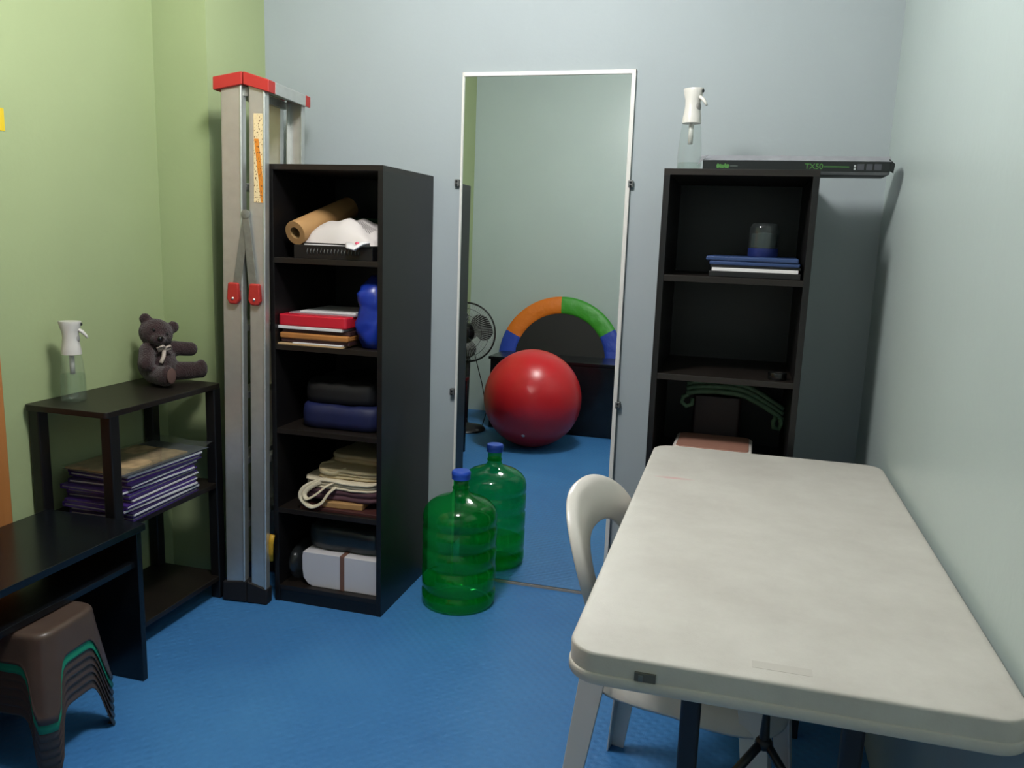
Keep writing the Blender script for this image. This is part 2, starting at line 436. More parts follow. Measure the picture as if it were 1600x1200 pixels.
for sx, z in ((-1, 1.51), (-1, .735), (1, 1.516), (1, .739)):
    x = -hw-.012 if sx < 0 else hw+.003
    c = MB().box(x-.009, x+.009, -.016, .0125-z*math.radians(.4), z-.013, z+.013).build('clip', M_CLIP, mi, bevel=.003)
    for dz in (-.006, .006):
        MB().lathe([(0, 0), (.004, 0), (.004, .003), (0, .004)], 10, m=Matrix.Rotation(PI/2, 4, 'X'), c=(x, -.016, z+dz)).build('screw', M_METALDARK, c, smooth=True)

# ------------------------------------------------------------------ open black bookcases
SZ = [1.229, .935, .641, .352, .062]     # tops of the boards inside
def bookcase(name, label, x0, x1, dep=.448, h=1.533):
    t = thing(name, label, 'bookcase', ((x0+x1)/2, -dep/2, 0), group=None)
    w = (x1-x0)/2; d_ = dep/2; th = .018
    box('side_panel', M_BLACK, -w, -w+th, -d_, d_-.002, 0, h-th+.001, t, .0012)
    box('side_panel', M_BLACK, w-th, w, -d_, d_-.002, 0, h-th+.001, t, .0012)
    box('top_panel', M_BLACK2, -w, w, -d_, d_-.002, h-th, h, t, .0012)
    box('back_panel', M_BLACK, -w+.01, w-.01, d_-.012, d_-.004, .03, h-.01, t)
    for z in SZ:
        box('shelf', M_BLACK2, -w+th-.002, w-th+.002, -d_+.002, d_-.01, z-th, z, t, .001)
    box('plinth', M_BLACK, -w+th-.002, w-th+.002, -d_+.004, -d_+.02, 0, SZ[-1]-th+.001, t)
    return t
B1X0, B1X1 = -1.5295, -1.116
B2X0, B2X1 = -.236, .190
bookcase('bookcase', 'tall black bookcase beside the ladder, filled with bags and folders', B1X0, B1X1)
bookcase('bookcase', 'tall black bookcase behind the white table, with a flat box on top', B2X0, B2X1)

# ------------------------------------------------------------------ step ladder
ld = thing('step_ladder', 'folded aluminium step ladder with red caps leaning between pillar and bookcase', 'ladder', (-1.631, -.35, .0015))
ld.rotation_euler = (0, math.radians(1.0), math.radians(6.0))     # stands slightly turned and tilted to the bookcase
ld['label'] = 'folded aluminium step ladder with red plastic caps, upright beside the bookcase'
LX, LY = -1.615, -.35
def lx(x): return x-LX
def ly(y): return y-LY
def stile(x0, x1, ya, yb, flip, z0=.05, z1=1.775):
    # C channel, web towards the camera side, flanges back
    y0, y1 = ly(ya), ly(yb); a, b = lx(x0), lx(x1); t_ = .003
    s = 1 if y1 > y0 else -1
    m = MB().box(a, b, min(y0, y0+s*t_), max(y0, y0+s*t_), z0, z1)
    m.box(a, a+t_, min(y0, y1), max(y0, y1), z0, z1).box(b-t_, b, min(y0, y1), max(y0, y1), z0, z1)
    # rolled edge beads on the web
    m.tube([(b-.004, y0-s*.001, z0), (b-.004, y0-s*.001, z1)], .0045, 8)
    return m.build('stile', M_ALU, ld, bevel=.0008)
stile(-1.690, -1.617, -.500, -.474, 0)
stile(-1.594, -1.537, -.500, -.474, 0)
stile(-1.690, -1.617, -.195, -.221, 0)
stile(-1.594, -1.537, -.195, -.221, 0)
for i in range(6):        # treads of the front half, rungs of the rear half
    z = .28+.235*i
    box('tread', M_ALU, lx(-1.688), lx(-1.620), ly(-.498), ly(-.197), z-.012, z+.012, ld, .003)
    if i in (1, 3, 5) and z < 1.45:
        box('rung', M_ALU, lx(-1.592), lx(-1.560), ly(-.498), ly(-.197), z-.012, z+.012, ld, .003)
# peaked caps on top
def cap(name, m, ya, yb, left, zt=0.0, grow=0.):
    if left: poly = [(lx(-1.712), 1.752), (lx(-1.612), 1.772), (lx(-1.612), 1.812), (lx(-1.712), 1.793)]
    else: poly = [(lx(-1.608), 1.772), (lx(-1.520), 1.750), (lx(-1.520), 1.788), (lx(-1.608), 1.812)]
    return MB().prism(poly, ly(ya), ly(yb), 'y').build(name, m, ld, bevel=.003)
for left in (True, False):
    cap('red_cap', M_RED, -.512, -.462, left)
    cap('top_bar', M_ALU, -.463, -.222, left)
    cap('red_cap', M_RED, -.223, -.183, left)
# hinge strip under the peak
box('hinge', M_ALU2, lx(-1.618), lx(-1.602), ly(-.49), ly(-.2), 1.74, 1.765, ld)
# rubber feet with slanted soles
M_RUB = mat('black_rubber', (22, 20, 22), rough=.7)
for (ya, yb) in ((-.507, -.462), (-.232, -.187)):
    MB().prism([(lx(-1.703), .0), (lx(-1.611), .0), (lx(-1.611), .082), (lx(-1.703), .072)], ly(ya), ly(yb), 'y').build('rubber_foot', M_RUB, ld, bevel=.006)
    MB().prism([(lx(-1.611), .0), (lx(-1.533), -.001), (lx(-1.533), .058), (lx(-1.611), .082)], ly(ya), ly(yb), 'y').build('rubber_foot', M_RUB, ld, bevel=.006)
# spreader arms
def bar(p, q, w, t_, y, mat_, name, z0r=True):
    p, q = Vector(p), Vector(q); dv = (q-p).normalized(); n = Vector((-dv.y, dv.x))*w/2
    pl = [p+n, p-n, q-n*1.25, q+n*1.25]
    return MB().prism([(a.x, a.y) for a in pl], y, y+t_, 'y').build(name, mat_, ld, bevel=.001)
a1 = bar((lx(-1.603), 1.365), (lx(-1.640), 1.115), .024, .004, ly(-.506), M_ALU2, 'spreader_arm')
a2 = bar((lx(-1.603), 1.365), (lx(-1.577), 1.115), .024, .004, ly(-.510), M_ALU2, 'spreader_arm')
MB().lathe([(0, 0), (.015, 0), (.015, .006), (0, .008)], 16, m=Matrix.Rotation(PI/2, 4, 'X'), c=(lx(-1.603), ly(-.506), 1.366)).build('pivot_rivet', M_ALU2, ld, smooth=True, auto=40)
for xg in (-1.646, -1.570):
    g = MB().prism([(lx(xg)-.019, 1.140), (lx(xg)+.017, 1.140), (lx(xg)+.022, 1.085), (lx(xg)+.012, 1.068), (lx(xg)-.014, 1.068), (lx(xg)-.023, 1.085)], ly(-.518), ly(-.500), 'y').build('red_grip', M_RED, ld, bevel=.006, seg=3)
    MB().lathe([(0, 0), (.005, 0), (.004, .003), (0, .004)], 12, m=Matrix.Rotation(PI/2, 4, 'X'), c=(lx(xg), ly(-.518), 1.088)).build('screw', M_ALU, g, smooth=True)
box('sticker', sticker_mat(), lx(-1.577), lx(-1.545), ly(-.5016), ly(-.5000), 1.405, 1.685, ld)
M_STRAP = mat('yellow_strap', (196, 150, 30), rough=.5)
MB().tube([(lx(-1.536), ly(-.47), .155), (lx(-1.532), ly(-.478), .19), (lx(-1.530), ly(-.48), .225), (lx(-1.527), ly(-.475), .255)], .006, 8, sx=1.6).build('yellow_strap', M_STRAP, ld, smooth=True)

# ------------------------------------------------------------------ low rack on the green wall
rk = thing('low_rack', 'low dark brown open rack with black posts against the green wall', 'rack', (-1.868, -.727, 0))
RW, RL = .148, .267
RTOP = .786
MB().prism(rrect(-RW, RW, -RL-.012, RL, .015), RTOP-.018, RTOP, 'z').build('top_board', M_BLACK2, rk, bevel=.002)
for z in (.432, .085):
    box('shelf', M_BLACK2, -RW+.004, RW-.004, -RL+.004, RL-.004, z-.018, z, rk, .002)
for sx in (-1, 1):
    for sy in (-1, 1):
        x = sx*(RW-.020); y = sy*(RL-.022)
        MB().prism(rrect(x-.019, x+.019, y-.019, y+.019, .005, 3), 0, RTOP-.017, 'z').build('post', M_DARKPLASTIC, rk)

# ------------------------------------------------------------------ spray bottles
def spray_bottle(label, loc, rz, liquid, scale=1.0):
    t = thing('spray_bottle', label, 'spray bottle', loc, rz); t.scale = (scale,)*3
    r = .036
    MB().lathe([(.0005, .001), (r-.004, .001), (r, .006), (r, .02), (r-.001, .07), (r-.006, .125), (.025, .150), (.024, .158)], 36).build('bottle', M_CLEAR, t, smooth=True)
    MB().lathe([(.0005, .004), (r-.006, .004), (r-.003, .01), (r-.0035, liquid*.98), (r-.005, liquid), (.0005, liquid)], 32).build('liquid', M_LIQ, t, smooth=True, auto=40)
    MB().tube([(0, 0, .15), (0, 0, .085)], .0075, 10).build('dip_tube', M_WHITEP, t, smooth=True)
    # waisted head: oval in plan, flared at the top
    prof = [(.145, .0285, .0285), (.160, .0275, .0275), (.175, .0245, .025), (.195, .0225, .023), (.212, .0235, .0225), (.228, .0285, .0235), (.240, .0315, .024), (.245, .0315, .0235)]
    def hd(u, v):
        k = v*(len(prof)-1); i = min(int(k), len(prof)-2); f = k-i
        z = prof[i][0]*(1-f)+prof[i+1][0]*f; a = prof[i][1]*(1-f)+prof[i+1][1]*f; b_ = prof[i][2]*(1-f)+prof[i+1][2]*f
        an = 2*PI*u; return Vector((a*math.cos(an), b_*math.sin(an), z))
    h = MB().grid(hd, 32, 22, cu=True)
    n0 = len(h.v)
    h.f.append(tuple(i*22+21 for i in range(32))); h.f.append(tuple(i*22 for i in range(32))[::-1])
    h.build('spray_head', M_WHITEP, t, smooth=True, auto=45)
    MB().tube([(.020, 0, .222), (.032, 0, .214), (.042, 0, .203), (.047, 0, .194)], [.008, .008, .006, .004], 10, sx=.7, sy=1.1).build('trigger', M_WHITEP, t, smooth=True)
    MB().lathe([(0, 0), (.005, 0), (.0045, .003), (.002, .004), (.0005, .002)], 12, m=Matrix.Rotation(PI/2, 4, 'Y'), c=(.0305, 0, .236)).build('nozzle', M_METALDARK, t, smooth=True)
    MB().ell((.0185, 0, .192), (.0065, .013, .016), 14, 10).build('grip_shade', mat('grip_shade_grey', (150, 148, 144), rough=.6), t, smooth=True)  # grey lump, shade of the opening behind the trigger put into its colour
    return t
spray_bottle('clear spray bottle with white head standing on the low dark rack', (-1.925, -.905, RTOP-.001), math.radians(30), .085)
spray_bottle('clear spray bottle with white head on top of the bookcase beside the flat box', (-.178, -.30, 1.532), math.radians(-28), .03)

# ------------------------------------------------------------------ teddy bear (built facing local +X)
M_BEAR = mat('dark_brown_plush', (60, 44, 45), rough=.95, spec=.1, var=.25, vscale=60, bump=.8, bscale=220, sheen=.25)
tb = thing('teddy_bear', 'small dark brown teddy bear with a pale ribbon sitting on the low rack', 'teddy bear', (-1.912, -.545, RTOP+.001), math.radians(-12))
b = MB()
b.ell((0, 0, .065), (.060, .066, .068))
b.ell((.000, -.004, .108), (.045, .050, .040))
HM = Matrix.Rotation(math.radians(-24), 4, 'Z') @ Matrix.Rotation(math.radians(-20), 4, 'X') @ Matrix.Rotation(math.radians(4), 4, 'Y')
HC = Vector((.012, -.010, .172))
def hp(p): return HC + HM @ Vector(p)
b.ell(HC, (.050, .056, .050), m=HM)
b.ell(hp((.045, .0, -.014)), (.024, .025, .020), m=HM)
b.ell(hp((-.006, .047, .036)), (.012, .022, .022), m=HM)
b.ell(hp((-.006, -.047, .036)), (.010, .020, .020), m=HM)
def limb(p0, p1, r0, r1, k=8):
    for i in range(k):
        f = i/(k-1); p = Vector(p0).lerp(Vector(p1), f); r = r0*(1-f)+r1*f
        b.ell(p, (r, r, r), 14, 8)
limb((.01, .042, .116), (.040, .108, .108), .027, .025)       # arm stretched out to its side
limb((.01, -.045, .115), (.044, -.080, .078), .028, .026)     # other arm hangs
limb((.020, .036, .036), (.068, .108, .036), .034, .030)      # leg out
limb((.025, -.034, .036), (.094, -.050, .036), .034, .033)    # leg towards the room
b.ell((.078, .120, .040), (.022, .022, .034), 14, 8)
b.ell((.112, -.052, .042), (.018, .026, .036), 14, 8)
b.build('body', M_BEAR, tb, smooth=True, remesh=.0045)
M_NOSE = mat('black_nose', (12, 10, 12), rough=.3)
MB().ell(hp((.067, .0, -.006)), (.008, .011, .008), 14, 8).build('nose', M_NOSE, tb, smooth=True)
for s in (-1, 1):
    MB().ell(hp((.042, s*.022, .012)), (.005, .005, .006), 12, 8).build('eye', M_NOSE, tb, smooth=True)
MB().ell((.131, -.052, .042), (.004, .019, .027), 14, 8).build('foot_pad', mat('brown_pad', (92, 68, 62), rough=.9), tb, smooth=True)
M_RIB = mat('pale_ribbon', (186, 172, 160), rough=.6)
rb = MB()
rb.tube([(.062, -.020, .126), (.070, -.034, .136), (.066, -.046, .130), (.058, -.036, .120), (.062, -.020, .126)], .004, 6, sy=2.2)
rb.tube([(.062, -.020, .126), (.070, -.004, .134), (.068, .004, .122), (.062, -.012, .118), (.062, -.020, .126)], .004, 6, sy=2.2)
rb.tube([(.062, -.020, .124), (.070, -.030, .100), (.074, -.046, .080)], .004, 6, sy=1.8)
rb.ell((.065, -.020, .125), (.006, .007, .007), 10, 6)
rb.build('ribbon', M_RIB, tb, smooth=True)

# ------------------------------------------------------------------ folders piled on the rack's middle shelf
rnd = random.Random(5)
M_PUR = mat('purple_plastic_folder', (64, 42, 112), rough=.3)
M_PUR2 = mat('dark_violet_plastic_folder', (44, 32, 78), rough=.3)
M_GRYF = mat('smoke_grey_folder', (70, 74, 84), rough=.3)
M_PAPER = mat('white_paper', (214, 212, 212), rough=.7)
M_BEIGE = mat('beige_printed_paper', (176, 150, 112), rough=.7, var=.35, vscale=25)
z = .431
FC = [('purple', M_PUR), ('dark violet', M_PUR2), ('grey', M_GRYF)]
FLBL = 'thin purple plastic folder with white paper edges inside the pile on the low rack'
for i in range(10):
    h = .0125+.004*rnd.random()
    cx_, cy_ = -1.842+rnd.uniform(-.006, .010), -.768+rnd.uniform(-.012, .012)+(.02 if i > 6 else 0)
    t = thing('document_folder', {0: 'purple plastic folder at the very bottom of the pile on the low rack', 9: 'purple plastic folder directly under the clear folder on the low rack'}.get(i, FLBL), 'folder', (cx_, cy_, z), math.radians(rnd.uniform(-3, 3)), 'purple folders piled on the low rack')
    m = (M_PUR, M_PUR2, M_PUR)[i % 3]
    L_, W_ = .168, .113
    c = MB().box(-W_, W_, -L_, L_, 0, .0046).box(-W_, W_, -L_, L_, h-.0046, h).box(-W_, -W_+.003, -L_, L_, .001, h-.001)
    c.build('cover', m, t, bevel=.0008)
    prt = rnd.random() < .45
    MB().box(-W_+.003, W_+(.004 if prt else -.006)*rnd.random(), -L_+.006, L_-.004+(.010 if prt else -.004)*rnd.random(), .0044, h-.0044).build('paper', M_PAPER, t)
    z += h-.0003
t = thing('document_folder', 'clear plastic folder with beige printed paper, topmost on the pile on the low rack', 'folder', (-1.842, -.745, z-.0005), math.radians(-2))
MB().box(-.118, .118, -.185, .205, 0, .001).build('back_sheet', M_GRYF, t)
MB().box(-.112, .098, -.18, .12, .001, .006).build('paper', M_BEIGE, t)
def sag(u, v):
    x = -.122+.25*u; y = -.187+.40*v
    return Vector((x, y, .0075+.004*math.sin(y*22)*math.sin(x*30)+(.012*max(0, (v-.75)/.25)**2)))
MB().grid(sag, 12, 18).build('clear_cover', clear_mat('clear_sleeve', (240, 242, 240), gloss=.10, haze=.10), t, smooth=True)

# ------------------------------------------------------------------ low black desk at the left edge
dk = thing('low_desk', 'low black desk with a lower board, standing along the green wall', 'desk', (-1.76, -1.65, 0))
DX0, DX1, DY0, DY1 = -.165, .165, -.27, .615
box('desk_top', M_DESK, DX0, DX1+.012, DY0, DY1+.005, .462, .482, dk, .002)
box('end_panel', M_DESK, DX0+.012, DX1, DY1-.020, DY1, 0, .463, dk, .0015)
box('end_panel', M_DESK, DX0+.012, DX1, DY0, DY0+.018, 0, .463, dk, .0015)
box('lower_board', M_DESK, DX0+.012, DX1-.012, DY0+.017, DY1-.019, .352, .370, dk, .0015)
box('back_rail', M_DESK, DX0+.012, DX0+.028, DY0+.017, DY1-.019, .20, .353, dk)

# ------------------------------------------------------------------ stacked plastic stools
M_STB = mat('brown_stool_plastic', (82, 67, 58), rough=.36, var=.08, vscale=20)
M_STG = mat('green_stool_plastic', (34, 140, 106), rough=.36)
def stool_shell():
    N, Mv = 96, 12
    H = .215
    def per(u, half, rc):
        # rounded square perimeter point
        a = 2*PI*u
        n = 5.0
        c_, s_ = math.cos(a), math.sin(a)
        k = (abs(c_)**n+abs(s_)**n)**(-1/n)
        return half*k*c_, half*k*s_
    def fn(u, v):
        a = (u*4) % 1.0                      # 0 at side middle, .5 at a corner
        dmid = min(a, 1-a)*2                 # 0 mid side, 1 corner
        low = 0.0 if dmid > .765 else .142*(1-(dmid/.765)**8)**.8
        z_ = H-.014-(H-.014-low)*v
        f = (H-z_)/H
        half = .0986+.034*f
        # vertical flute on each leg corner
        x, y = per(u, half, .03)
        fl = 1-.015*min(1, v*5)*max(0, min(1, (dmid-.74)/.1)); x *= fl; y *= fl
        if v > .93: x *= 1.012; y *= 1.012
        return Vector((x, y, z_))
    m = MB().grid(fn, N, Mv, cu=True)
    # rounded shoulder and top
    def tp(u, v):
        x, y = per(u, 1.0, .03)
        k = int(round(v*7)); rr = (.1008, .0995, .0965, .092, .086, .06, .03, .0005)[k]; zz = (H-.014, H-.008, H-.0035, H-.0008, H, H-.0005, H-.001, H-.001)[k]
        return Vector((x*rr, y*rr, zz))
    m.grid(tp, N, 8, cu=True)
    return m
def stool(label, m, loc, group=None):
    t = thing('plastic_stool', label, 'stool', loc, STR, group)
    o = stool_shell().build('shell', m, t, smooth=True, solid=.0028, off=-1, merge=.0006)
    q = MB()
    for sx in (-1, 1):
        for sy in (-1, 1):
            q.box(sx*.109-.012, sx*.109+.012, sy*.109-.012, sy*.109+.012, .0, .004)
    for i, (sx, sy) in enumerate(((-1, -1), (1, -1), (-1, 1), (1, 1))):
        MB().box(sx*.107-.006, sx*.107+.006, sy*.107-.006, sy*.107+.006, .0, .003).build('foot_pad', m, t, bevel=.001)
    return t
STR = math.radians(4)
SX, SY = -1.635, -1.368
SP = .0222
NST = 6
for i in range(NST+1):
    zz = SP*i
    if i == NST: stool('brown plastic stool, topmost of the stack under the low desk', M_STB, (SX, SY, zz))
    elif i == NST-1: stool('green plastic stool second from the top of the stool stack', M_STG, (SX, SY, zz))
    elif i == 0: stool('brown plastic stool standing on the floor, lowest of the stool stack', M_STB, (SX, SY, zz))
    else: stool('brown plastic stool nested between the green stool and the lowest stool', M_STB, (SX, SY, zz), 'brown stools stacked below the green one')

# ------------------------------------------------------------------ water bottle
M_GBOT = clear_mat('green_bottle_plastic', (118, 226, 164), gloss=.12, rough=.05, haze=.20, hazecol=(10, 190, 86))
M_GWAT = clear_mat('water_in_green_bottle', (205, 252, 215), gloss=.05, rough=.02, haze=.20, hazecol=(40, 230, 90))  # bright green haze colour paints in the light glowing in the water
wb = thing('water_bottle', 'green translucent water bottle with blue cap standing on the blue floor', 'water bottle', (-.906, -.226, -.002))
prof = [(.0005, .012), (.09, .010), (.112, .002), (.122, .001), (.131, .008), (.1345, .022), (.1345, .052), (.1265, .060), (.127, .066), (.1345, .074),
        (.1345, .142), (.1275, .148), (.1275, .156), (.1345, .162), (.1345, .215), (.127, .221), (.127, .230), (.1345, .236), (.1345, .292), (.1275, .298),
        (.1275, .306), (.1345, .312), (.134, .335), (.128, .356), (.114, .374), (.094, .388), (.064, .400), (.044, .407), (.033, .414), (.029, .424), (.0275, .44), (.0275, .476)]
MB().lathe(prof, 64).build('bottle', M_GBOT, wb, smooth=True)
wprof = [(.0005, .016), (.09, .014), (.112, .007), (.122, .006), (.128, .012), (.1305, .024), (.1305, .052), (.1265, .060), (.127, .066), (.1305, .074), (.1305, .094), (.1275, .096), (.0005, .096)]
MB().lathe(wprof, 48).build('water', M_GWAT, wb, smooth=True, auto=50)
M_BCAP = mat('blue_cap_plastic', (44, 84, 190), rough=.35)
MB().lathe([(.0285, .466), (.0335, .467), (.0335, .480), (.0345, .482), (.0345, .492), (.031, .497), (.0005, .498)], 36).build('cap', M_BCAP, wb, smooth=True, auto=35)
MB().lathe([(.0275, .43), (.0305, .432), (.0305, .437), (.0275, .439)], 36).build('neck_ring', M_GBOT, wb, smooth=True, auto=35)

# ------------------------------------------------------------------ white folding table
TX0, TX1, TY0, TY1, TH = -.2036, .4145, -1.8274, -.5417, .74
tcx, tcy = (TX0+TX1)/2, (TY0+TY1)/2
tt = thing('folding_table', 'cream white plastic folding table pushed against the mint wall', 'table', (tcx, tcy, 0))
tw, tl = (TX1-TX0)/2, (TY1-TY0)/2
def slab_profile():
    # (inset, z) rings from the underside up to the top
    return [(.020, TH-.038), (.012, TH-.050), (.003, TH-.050), (0, TH-.046), (0, TH-.034), (.0012, TH-.0325), (.0028, TH-.0318), (.0030, TH-.0300), (.0022, TH-.005), (.0034, TH-.0015), (.006, TH), (.014, TH)]
rings = slab_profile(); n = 8; m_ = MB(); cnt = 4*(n+1)
for ins, zz in rings:
    for (x, y) in rrect(-tw+ins, tw-ins, -tl+ins, tl-ins, max(.012, .052-ins), n): m_.v.append(Vector((x, y, zz)))
for k in range(len(rings)-1):
    for i in range(cnt): m_.f.append((k*cnt+i, k*cnt+(i+1) % cnt, (k+1)*cnt+(i+1) % cnt, (k+1)*cnt+i))
m_.f.append(tuple(range(cnt))[::-1]); m_.f.append(tuple((len(rings)-1)*cnt+i for i in range(cnt)))
m_.build('table_top', M_TABLE, tt, smooth=True, auto=50)
# latch slot on the near edge
lt = box('latch_slot', mat('latch_metal', (92, 90, 84), rough=.5), -.100-tcx, -.070-tcx, -tl-.0012, -tl+.006, TH-.031, TH-.018, tt)
box('latch_hook', M_CLIP, -.094-tcx, -.088-tcx, -tl-.003, -tl+.004, TH-.030, TH-.021, lt)
MB().box(-.046, .035, -.608, -.588, TH-.0005, TH+.0003).build('faded_sticker', mat('faded_sticker', (188, 183, 175), rough=.6), tt)
M_TLEG = mat('dark_grey_steel_tube', (44, 47, 54), rough=.4, metal=.3)
for sy, yy in ((-1, -1.60-tcy), (1, -.72-tcy)):
    for s in (-1, 1):
        x = s*.128
        MB().prism(rrect(x-.017, x+.017, yy-.014, yy+.014, .006, 4), .0, TH-.036, 'z').build('leg', M_TLEG, tt)
    box('leg_crossbar', M_TLEG, -.128, .128, yy-.010, yy+.010, .10, .125, tt, .004)
    box('leg_crossbar', M_TLEG, -.20, .20, yy-.012, yy+.012, TH-.062, TH-.037, tt, .004)
    # Y-shaped folding brace
    br = MB()
    y2 = yy-sy*.08
    br.tube([(0, y2, TH-.04), (0, y2, .52), (0, y2, .47), (0, y2, .455)], [.004, .006, .009, .012], 10)
    br.tube([(0, y2, .465), (-.035, y2+(yy-y2)*.3, .425), (-.118, yy, .33)], .008, 8)
    br.tube([(0, y2, .465), (.035, y2+(yy-y2)*.3, .425), (.118, yy, .33)], .008, 8)
    br.ell((0, y2, .458), (.016, .014, .014), 12, 8)
    br.build('folding_brace', M_DARKPLASTIC, tt, smooth=True)

# ------------------------------------------------------------------ white monobloc chair (built facing local +X)
ch = thing('plastic_chair', 'white moulded plastic chair tucked under the cream table', 'chair', (-.028, -1.178, 0), math.radians(-9.5))
def back_x(y, z):
    # section: rear legs splay back to the floor, backrest leans back, sheet bowed round the sitter
    if z < .44: x = -.185-.06*((.44-z)/.44)
    else: x = -.155-.115*((z-.44)/.36)**1.05
    return x+.9*y*y*(1.0 if z > .44 else max(0, z/.44))-.012
def leg_y(z): return .215-.03*min(1, z/.44)
NB = 41
def U(t_, off):
    """outer (off=0) / inner (off=1) outline of the back loop, seat level to seat level over the top"""
    if off == 0: a, ztop, zs = .196, .778, .615
    else: a, ztop, zs = .112, .688, .600
    s = -1+2*t_
    if abs(s) > .62:     # straight uprights
        f = (abs(s)-.62)/.38; z_ = zs*(1-f)+.425*f
        y_ = a*(1-f)+(.150 if off == 0 else .112)*f
        return math.copysign(y_, s), z_
    an = s/.62*PI/2
    e = 2/2.6
    y_ = a*math.copysign(abs(math.sin(an))**e, an); z_ = zs+(ztop-zs)*abs(math.cos(an))**e
    return y_, z_
def bk(u, v):
    # v 0..1 from the rolled-back flange over the outline to the inner opening
    if v < .2:
        y_, z_ = U(u, 0); f = 1-v/.2
        ny, nz = y_, (z_-.56); l = math.hypot(ny, nz) or 1
        return Vector((back_x(y_, z_)-.022*f, y_+ny/l*.004*f, z_+nz/l*.004*f))
    f = (v-.2)/.8
    y0, z0 = U(u, 0); y1, z1 = U(u, 1)
    y_, z_ = y0*(1-f)+y1*f, z0*(1-f)+z1*f
    return Vector((back_x(y_, z_)+.006*math.sin(PI*f), y_, z_))
MB().grid(bk, 61, 13).build('backrest', M_CHAIR, ch, smooth=True, solid=.005, sub=1)
def seat(u, v):
    # u across, v front to rear; edges turn down into an apron
    yy = -1+2*u; xx = -1+2*v
    n_ = 4.5
    k = max(abs(xx), abs(yy))
    if k > 1e-6:
        q = (abs(xx/k)**n_+abs(yy/k)**n_)**(-1/n_)
        px, py = xx*q, yy*q
    else: px = py = 0
    w_ = .205-.012*(-px)
    drop = 0
    if k > .86: drop = .055*((k-.86)/.14)**1.5; sc = .995
    kk = min(k, .86)/.86
    X = .010-px*.205*min(1, k/.9) if False else .010+px*.205
    return Vector((X, py*(.205 if px > 0 else .195), .436-.010*math.cos(min(1, k)*PI/2)-drop+.006*(px > .5)*(px-.5)))
MB().grid(seat, 29, 29).build('seat', M_CHAIR, ch, smooth=True, solid=.005, sub=1)
def chair_leg(sx, sy):
    # tapered L section leg
    m = MB()
    top = Vector((.178*1 if sx > 0 else -.200, sy*.186, .437)); bot = Vector((.215 if sx > 0 else -.245, sy*.222, 0))
    ws = [(0, .052), (.5, .044), (1, .034)]
    a, c = [], []
    rows = 8
    vs = []
    for i in range(rows):
        f = i/(rows-1); p = top.lerp(bot, f); w = .056-.022*f
        # corner at outside; flange along x and flange along y
        vs += [p+Vector((-sx*w, 0, 0)), p, p+Vector((0, -sy*w, 0))]
    fs = []
    for i in range(rows-1):
        for j in range(2): fs.append((i*3+j, i*3+j+1, i*3+j+4, i*3+j+3))
    m.add(vs, fs)
    return m.build('leg', M_CHAIR, ch, solid=.005, bevel=.002)
for sx in (-1, 1):
    for sy in (-1, 1): chair_leg(sx, sy)

# ------------------------------------------------------------------ flat box on the right bookcase
M_BOXD = mat('dark_printed_carton', (22, 26, 26), rough=.35)
M_BOXG = mat('lit_grey_carton_edge', (140, 141, 146), rough=.4, var=.12, vscale=25)  # lamp light on the upper chamfer is put into this lighter grey
bx = thing('flat_box', 'long flat black carton with green lettering lying on top of the bookcase', 'box', (.124, -.255, 1.532))
L_ = .259
MB().prism([(-.075, .006), (-.066, .0), (.07, .0), (.07, .050), (-.05, .050), (-.075, .036)], -L_, L_, 'x').build('carton', M_BOXD, bx, bevel=.0015)
MB().prism([(-.0765, .0365), (-.0485, .0525), (.07, .0525), (.07, .0495), (-.05, .0500), (-.0750, .0350)], -L_-.006, L_+.002, 'x').build('lid_flap', M_BOXG, bx)
MB().prism([(-.0757, .0058), (-.066, -.0008), (-.06, -.0008), (-.06, .0010), (-.0660, .0012), (-.0745, .0062)], .072, L_-.002, 'x').build('lower_edge', M_BOXG, bx)
MB().prism([(L_-.004, .012), (L_+.010, .004), (L_+.012, .030), (L_-.004, .044)], -.0740, -.0715, 'y').build('torn_flap', M_BOXD, bx)
MB().prism([(-L_-.016, .022), (-L_+.004, .040), (-L_+.018, .052), (-L_-.004, .046)], -.0780, -.0745, 'y').build('torn_flap', M_BOXG, bx)
M_GTXT = mat('green_print', (74, 128, 60), rough=.5)
M_WTXT = mat('pale_print', (170, 174, 176), rough=.5)
fr = -.0753
text_mesh('TX50', .022, M_GTXT, bx, (.055, fr, .0205), (PI/2, 0, 0))
MB().box(.082, .150, fr-.0006, fr+.001, .0185, .0225).build('green_stripe', mat('dark_green_print', (52, 96, 44), rough=.5), bx)
lg = MB()
for i in range(5):
    a = -.215+.007*i
    lg.prism([(a-.003, .014+.002*(i % 2)), (a+.003, .013), (a+.005, .023), (a, .028-.002*(i % 3)), (a-.004, .022)], fr-.0006, fr+.001, 'y')
lg.build('green_logo', M_GTXT, bx)
box('print_dash', mat('grey_print', (70, 78, 74), rough=.5), -.180, -.158, fr-.0006, fr+.001, .018, .022, bx)
for x0, x1, z0, z1, mm in ((.163, .168, .012, .018, M_WTXT), (.163, .168, .020, .026, M_WTXT), (.172, .190, .012, .029, mat('grey_print2', (66, 68, 74), rough=.5)), (.196, .212, .012, .029, mat('grey_print2', (66, 68, 74))), (.217, .236, .012, .029, mat('grey_print2', (66, 68, 74)))):
    box('print_block', mm, x0, x1, fr-.0006, fr+.001, z0, z1, bx)

